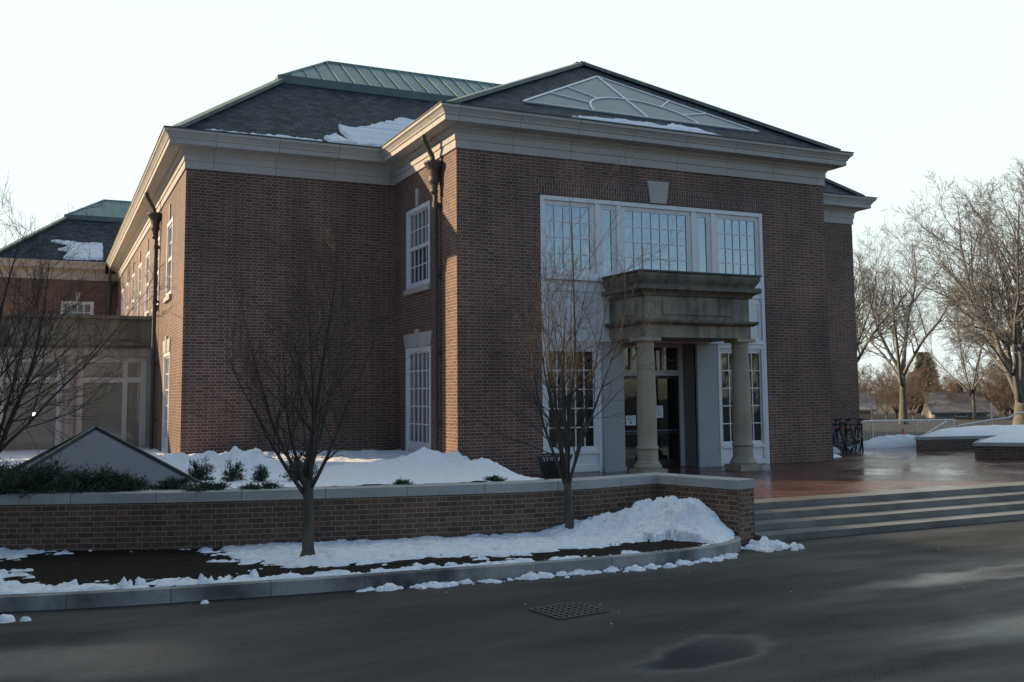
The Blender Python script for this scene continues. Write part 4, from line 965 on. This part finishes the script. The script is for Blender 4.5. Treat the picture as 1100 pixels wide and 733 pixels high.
# ------------------------------------------------------------------ trees
class Tree:
    def __init__(s, seed): s.r = random.Random(seed); s.trunk = MB(); s.crown = MB()
    def limb(s, mb, p, d, L, r0, r1, n, wob, up, k):
        pts = [Vector(p)]; rad = [r0]; d = Vector(d).normalized(); ds = [d.copy()]
        for i in range(n):
            d = (d + Vector((s.r.gauss(0, wob), s.r.gauss(0, wob), s.r.gauss(0, wob) + up))).normalized()
            pts.append(pts[-1] + d * (L / n)); rad.append(r0 + (r1 - r0) * ((i + 1) / n) ** .8); ds.append(d.copy())
        mb.tube(pts, rad, k, True); return pts, rad, ds
    def grow(s, p, d, L, r, lv, prm):
        c = prm[lv]; rmin = c.get('rend', .35)
        pts, rad, ds = s.limb(s.crown, p, d, L, r, r * rmin, c['n'], c['wob'], c['up'], c['k'])
        if lv + 1 >= len(prm): return
        q = prm[lv + 1]; cnt = c['kids']; cnt = cnt if isinstance(cnt, int) else s.r.randint(*cnt)
        for i in range(cnt):
            f_ = c.get('t0', .25) + (1 - c.get('t0', .25)) * (i + s.r.random() * .8) / cnt; f_ = min(.99, f_)
            x = f_ * (len(pts) - 1); j = int(x); a_ = x - j; pp_ = pts[j].lerp(pts[j + 1], a_); rr = rad[j] + (rad[j + 1] - rad[j]) * a_; dd = ds[j]
            ax = dd.orthogonal().normalized(); ax.rotate(Matrix.Rotation(s.r.uniform(0, 6.283), 3, dd)); ang = R(s.r.uniform(*q['ang'])); nd = dd.copy(); nd.rotate(Matrix.Rotation(ang, 3, ax))
            nd.z += q.get('lift', 0); LL = L * s.r.uniform(*q['len']) * (1 - .45 * f_)
            s.grow(pp_, nd, LL, max(q.get('rmin', .002), rr * q.get('rr', .6)), lv + 1, prm)
def finish(t_, name, label, cat, loc, group, barkm, twigm):
    o_ = thing(name, label, cat, loc, group); t_.trunk.build('trunk', barkm, o_, smooth=True); t_.crown.build('crown', twigm, o_, smooth=True); return o_
def sapling(loc, H, fork, r, stems, spread, seed, label, lean=(0, 0), rm=.0026, t3=(5, 7), kk=(8, 10)):
    T = Tree(seed); p0 = Vector(loc) + Vector((0, 0, -.05))
    pts, rad, ds = T.limb(T.trunk, p0, (lean[0], lean[1], 1), fork + .05, r * 1.15, r * .85, 6, .015, .02, 10)
    T.trunk.tube([p0 + Vector((0, 0, .0)), p0 + Vector((0, 0, .07)), p0 + Vector((.004, 0, .16))], [r * 1.9, r * 1.45, r * 1.1], 12)
    prm = [dict(n=9, wob=.05, up=.035, k=6, kids=kk, t0=.14, rend=.08), dict(n=6, wob=.06, up=.05, k=4, kids=t3, ang=(25, 52), len=(.36, .62), rr=.55, rmin=.004, t0=.12, rend=.3),
           dict(n=5, wob=.07, up=.05, k=3, kids=(3, 5), ang=(22, 50), len=(.35, .7), rr=.6, rmin=rm, t0=.15, rend=.5), dict(n=3, wob=.08, up=.04, k=3, ang=(22, 50), len=(.35, .75), rr=.7, rmin=rm * .8, rend=.6)]
    top = pts[-1]
    for i in range(stems):
        a_ = 2 * math.pi * (i + T.r.uniform(-.3, .3)) / stems; tl = spread * (T.r.uniform(.55, 1.15)) if i else .04
        d = Vector((math.cos(a_) * tl, math.sin(a_) * tl, 1)); st_ = top - Vector((0, 0, T.r.uniform(0, .28) if i else 0)); L_ = (H - fork) * T.r.uniform(.72, 1.0) * (1.12 if i == 0 else 1)
        T.grow(st_, d, L_, r * (.62 if i == 0 else T.r.uniform(.36, .5)), 0, prm)
    return finish(T, 'bare_tree', label, 'tree', loc, None, 'sapling_bark', 'twig_bark')
sapling((3.07, 12.75, .15), 3.85, 1.02, .072, 8, .8, 21, 'slim bare tree with a wide open crown, in snow before the long brick wall', kk=(9, 11))
sapling((6.94, 12.9, .17), 4.55, .82, .062, 9, .45, 5, 'bare young tree with an upright vase crown, before the entrance portico', t3=(5, 7), kk=(8, 10))
sapling((-.72, 16.3, .85), 4.6, .5, .085, 10, .9, 33, 'large bare tree with dense dark twigs at the stone annex', rm=.0032, t3=(7, 9), kk=(11, 13))

def big_tree(loc, H, fork, r, stems, spread, seed, label, group=None, kids=(10, 13), rm=.0085, up=.03, wob=.09, mats=('oak_bark', 'hazed_twig'), name='bare_tree', l3=(6, 9), l4=(4, 6)):
    T = Tree(seed); p0 = Vector(loc) + Vector((0, 0, -.2))
    pts, rad, ds = T.limb(T.trunk, p0, (0, 0, 1), fork + .3, r * 1.25, r * .6, 6, .03, .02, 10)
    prm = [dict(n=10, wob=wob, up=up, k=6, kids=kids, t0=.18, rend=.1), dict(n=7, wob=wob * 1.1, up=.04, k=4, kids=l3, ang=(25, 60), len=(.35, .65), rr=.5, rmin=rm * 1.6, t0=.15, rend=.35),
           dict(n=5, wob=.1, up=.04, k=3, kids=l4, ang=(25, 55), len=(.4, .75), rr=.55, rmin=rm, t0=.15, rend=.5), dict(n=4, wob=.1, up=.03, k=3, kids=(3, 5), ang=(25, 55), len=(.4, .75), rr=.6, rmin=rm * .75, rend=.6),
           dict(n=2, wob=.1, up=.03, k=3, ang=(20, 50), len=(.45, .8), rr=.7, rmin=rm * .6, rend=.7)]
    for i in range(stems):
        a_ = 2 * math.pi * (i + T.r.uniform(-.25, .25)) / stems; tl = spread * T.r.uniform(.5, 1.1) if i else .1
        T.grow(pts[-1] - Vector((0, 0, T.r.uniform(0, fork * .3) if i else 0)), (math.cos(a_) * tl, math.sin(a_) * tl, 1), (H - fork) * T.r.uniform(.75, 1.0), r * (.75 if i == 0 else T.r.uniform(.42, .65)), 0, prm)
    return finish(T, name, label, 'tree', loc, group, *mats)
big_tree((52.7, 50, 0), 13.4, 3.2, .27, 5, .75, 41, 'tall bare tree with a forked dark trunk behind the railing')
big_tree((46.4, 36, 0), 13.2, 1.6, .5, 9, .62, 47, 'huge bare tree with a cluster of thick pale stems at the right edge', wob=.07, rm=.012)
big_tree((44.6, 47, 0), 11.5, 3.0, .3, 7, 1.0, 43, 'bare tree half hidden behind the corner of the brick wing')
big_tree((65.5, 55, 0), 11, 2, .14, 6, .8, 45, 'bare tree with a round twiggy crown between the two large ones')
# shrubby woodland edge: one mesh pair, copied
wood = big_tree((62, 62, 0), 8, .6, .12, 7, .7, 51, 'brown bare brush tree in the thicket beyond the houses', 'brush trees of the far thicket', rm=.014, mats=('brush_twig', 'brush_twig'), kids=(7, 9), l3=(5, 7), l4=(3, 4))
rn = random.Random(9)
def copy_tree(src, loc, rz_, sc_, label=None):
    c = src.copy(); COL.objects.link(c); c.location = loc; c.rotation_euler = (0, 0, rz_); c.scale = (sc_, sc_, sc_)
    if label: c['label'] = label
    for ch in src.children: k = ch.copy(); COL.objects.link(k); k.parent = c
    return c
for i in range(38):
    b_ = R(rn.uniform(42.5, 58)); D = rn.uniform(86, 112) if i < 26 else rn.uniform(95, 104); copy_tree(wood, (D * math.sin(b_), D * math.cos(b_), 0), rn.uniform(0, 6.28), rn.uniform(.38, .62))
wood.location = (84 * math.sin(R(47)), 84 * math.cos(R(47)), 0); wood.scale = (.5, .5, .5)

def leafy(name, label, cat, loc, H, rad_, n, leaf, mat, trunk_r, seed, conic=True):
    rn = random.Random(seed); m = MB(); L = Vector(loc)
    for i in range(n):
        q = rn.random() ** .8; z_ = H * (.12 + .88 * q); R_ = rad_ * ((1 - q) * .95 + .08 if conic else 1); a_ = rn.uniform(0, 6.283)
        rr = R_ * math.sqrt(rn.random()) * (.8 + .35 * math.sin(a_ * 3 + z_ * 2.1)); c_ = L + Vector((rr * math.cos(a_), rr * math.sin(a_), z_ - .25 * rr))
        d = Vector((math.cos(a_), math.sin(a_), rn.uniform(-.5, .3))).normalized(); s_ = Vector((rn.gauss(0, 1), rn.gauss(0, 1), rn.gauss(0, 1))).normalized() * leaf * .3
        m.add([c_ - s_, c_ + d * leaf, c_ + s_], [(0, 1, 2)])
    o_ = thing(name, label, cat, loc); m.build('crown', mat, o_); m = MB(); m.tube([L + Vector((0, 0, -.1)), L + Vector((0, 0, H * .9))], [trunk_r, .03], 8); m.build('trunk', 'oak_bark', o_); return o_
leafy('pine_tree', 'dull green evergreen behind the grey roofed house', 'tree', (79, 72, 0), 6.0, 2.6, 2600, .55, 'pine_foliage', .2, 4)

# bare woodland across the road, behind the viewer: what the tall windows mirror
T = Tree(77); prm_ = [dict(n=8, wob=.09, up=.03, k=5, kids=(8, 10), t0=.18, rend=.15), dict(n=6, wob=.1, up=.04, k=3, kids=(6, 8), ang=(25, 60), len=(.35, .65), rr=.5, rmin=.03, rend=.4), dict(n=3, wob=.1, up=.04, k=3, ang=(25, 55), len=(.4, .75), rr=.6, rmin=.02, rend=.5)]
for i in range(15):
    bx_, by_ = 12 + i * 4.6 + T.r.uniform(-1, 1), -36 - T.r.uniform(0, 16); H_ = T.r.uniform(9, 14)
    pts, rad, ds = T.limb(T.crown, Vector((bx_, by_, -.2)), (0, 0, 1), 3, .3, .2, 5, .03, .02, 8)
    for k in range(6): a_ = k * 1.05 + T.r.random(); tl = T.r.uniform(.4, .9); T.grow(pts[-1], (math.cos(a_) * tl, math.sin(a_) * tl, 1), H_ - 3, .14, 0, prm_)
tag(T.crown.build('woods', 'oak_bark', smooth=True), 'bare woodland on the far side of the road', 'woods', kind='stuff')

# far houses
def house(cx_, cy_, w_, d_, h_, rh, ang, wallm, label, chimney=True):
    t_ = thing('house', label, 'house', (cx_, cy_, 0)); c_, s_ = math.cos(ang), math.sin(ang)
    P_ = lambda x, y, z: (cx_ + x * c_ - y * s_, cy_ + x * s_ + y * c_, z)
    m = MB(); a_ = [P_(-w_ / 2, -d_ / 2, 0), P_(w_ / 2, -d_ / 2, 0), P_(w_ / 2, d_ / 2, 0), P_(-w_ / 2, d_ / 2, 0)]; b_ = [Vector(p) + Vector((0, 0, h_)) for p in a_]
    g1, g2 = P_(-w_ / 2, 0, h_ + rh), P_(w_ / 2, 0, h_ + rh)
    m.add(a_ + b_ + [g1, g2], [(0, 1, 5, 4), (2, 3, 7, 6), (3, 0, 4, 8, 7), (1, 2, 6, 9, 5)]); m.build('wall', wallm, t_)
    m = MB(); o_ = .35; sl_ = rh / (d_ / 2)
    for s1_ in (-1, 1):
        e0, e1 = P_(-w_ / 2 - o_, s1_ * (d_ / 2 + o_), h_ - o_ * sl_ + .05), P_(w_ / 2 + o_, s1_ * (d_ / 2 + o_), h_ - o_ * sl_ + .05); f0, f1 = P_(-w_ / 2 - o_, 0, h_ + rh + .05), P_(w_ / 2 + o_, 0, h_ + rh + .05)
        m.add([e0, e1, f1, f0] + [Vector(q) + Vector((0, 0, .16)) for q in (e0, e1, f1, f0)], [(0, 3, 2, 1), (4, 5, 6, 7), (0, 1, 5, 4), (1, 2, 6, 5), (2, 3, 7, 6), (3, 0, 4, 7)] if s1_ < 0 else [(0, 1, 2, 3), (7, 6, 5, 4), (4, 5, 1, 0), (5, 6, 2, 1), (6, 7, 3, 2), (7, 4, 0, 3)])
    r_ = m.build('roof', 'house_roof', t_)
    if chimney:
        m = MB(); q = Vector(P_(w_ * .1, .3, 0)); m.box(q.x - .35, q.x + .35, q.y - .35, q.y + .35, h_ + rh * .5, h_ + rh + .9); m.build('chimney', 'garden_brick', r_)
    k = int(w_ / 2.6)
    for i in range(k):
        x = -w_ / 2 + w_ * (i + .5) / k; m = MB(); pts = [P_(x - .45, -d_ / 2 - .02, h_ * .35), P_(x + .45, -d_ / 2 - .02, h_ * .35), P_(x + .45, -d_ / 2 - .02, h_ * .85), P_(x - .45, -d_ / 2 - .02, h_ * .85)]
        for p, q in zip(pts, pts[1:] + pts[:1]): m.bar(p, q, .1, .1)
        wn_ = m.build('window', 'white_paint', t_); m = MB(); m.quad(*pts); m.build('pane', 'dark_glass', wn_)
    return t_
house(67.2, 58.5, 3.9, 4.5, 0.5, 1.4, R(-35), 'house_wall', 'grey roofed house with a brick chimney among the bare trees', True)
house(61.8, 64.5, 3.4, 4, .7, 1.1, R(-40), 'house_tan', 'small pale house partly hidden by the pine and bare trees', False)

# ------------------------------------------------------------------ junipers
def juniper(loc, r_, h_, n, seed, label, droop=False):
    rn = random.Random(seed); L = Vector(loc); st_ = MB(); m = MB()
    for i in range(n):
        a_ = rn.uniform(0, 6.283); el_ = rn.uniform(.15, 1.25); d = Vector((math.cos(a_) * math.cos(el_) * r_, math.sin(a_) * math.cos(el_) * r_, math.sin(el_) * h_)) * rn.uniform(.65, 1.1)
        pts = [L, L + d * .5 + Vector((0, 0, h_ * .08)), L + d + Vector((0, 0, -.05 * r_))]; st_.tube(pts, [.009, .006, .002], 3, False)
        for k in range(int(46 + 60 * r_)):
            q = .2 + .8 * rn.random() ** .75; sp_ = .02 + .06 * r_; p = L.lerp(L + d, q) + Vector((rn.gauss(0, sp_), rn.gauss(0, sp_), rn.gauss(0, sp_ * .5) + h_ * .08 * math.sin(q * 3.1)))
            dd = (d.normalized() * .8 + Vector((rn.gauss(0, .5), rn.gauss(0, .5), rn.gauss(.15, .5)))).normalized()
            ln = rn.uniform(.03, .085); s_ = dd.orthogonal().normalized(); s_.rotate(Matrix.Rotation(rn.uniform(0, 6.28), 3, dd)); s_ *= .008
            m.add([p - s_, p + s_, p + dd * ln], [(0, 1, 2)])
    o_ = thing('juniper_shrub', label, 'shrub', loc); m.build('foliage', 'juniper', o_); st_.build('stems', 'twig_bark', o_); return o_
JS = [((-1.0, 15.9, .85), .85, .5, 90, 'dense dark juniper at the foot of the large bare tree'), ((-.15, 15.6, .85), .85, .46, 95, 'broad dark juniper in front of the pyramid foot'),
      ((.6, 15.3, .85), .6, .42, 75, 'feathery juniper with a raised tip before the middle of the pyramid'), ((1.0, 15.1, .85), .4, .28, 44, 'small juniper beside the coping joint before the pyramid'),
      ((1.72, 15.35, .85), .38, .17, 26, 'flat spreading juniper half buried in snow under the pyramid corner'), ((2.3, 17.1, .8), .27, .4, 20, 'upright little juniper at the right foot of the pyramid'),
      ((2.75, 16.5, .82), .2, .38, 14, 'sparse juniper standing alone in snow right of the pyramid'), ((3.12, 16.1, .82), .19, .34, 13, 'sparse juniper nearest the spiky one in the snow'),
      ((3.72, 15.9, .82), .3, .46, 32, 'spiky dark juniper behind the slim bare tree'), ((2.1, 14.5, .91), .38, .07, 20, 'low juniper trailing over the granite coping'), ((2.75, 14.33, .91), .32, .06, 12, 'thin juniper sprigs lying along the coping'),
      ((4.75, 13.9, .9), .12, .07, 7, 'tiny green sprig poking from the planter snow, nearer the slim bare tree'), ((6.1, 13.7, .9), .14, .07, 7, 'tiny green sprig poking from the planter snow, nearer the vase shaped tree')]
for i, (l_, r_, h_, n_, lab) in enumerate(JS): juniper(l_, r_, h_, n_, 100 + i, lab)
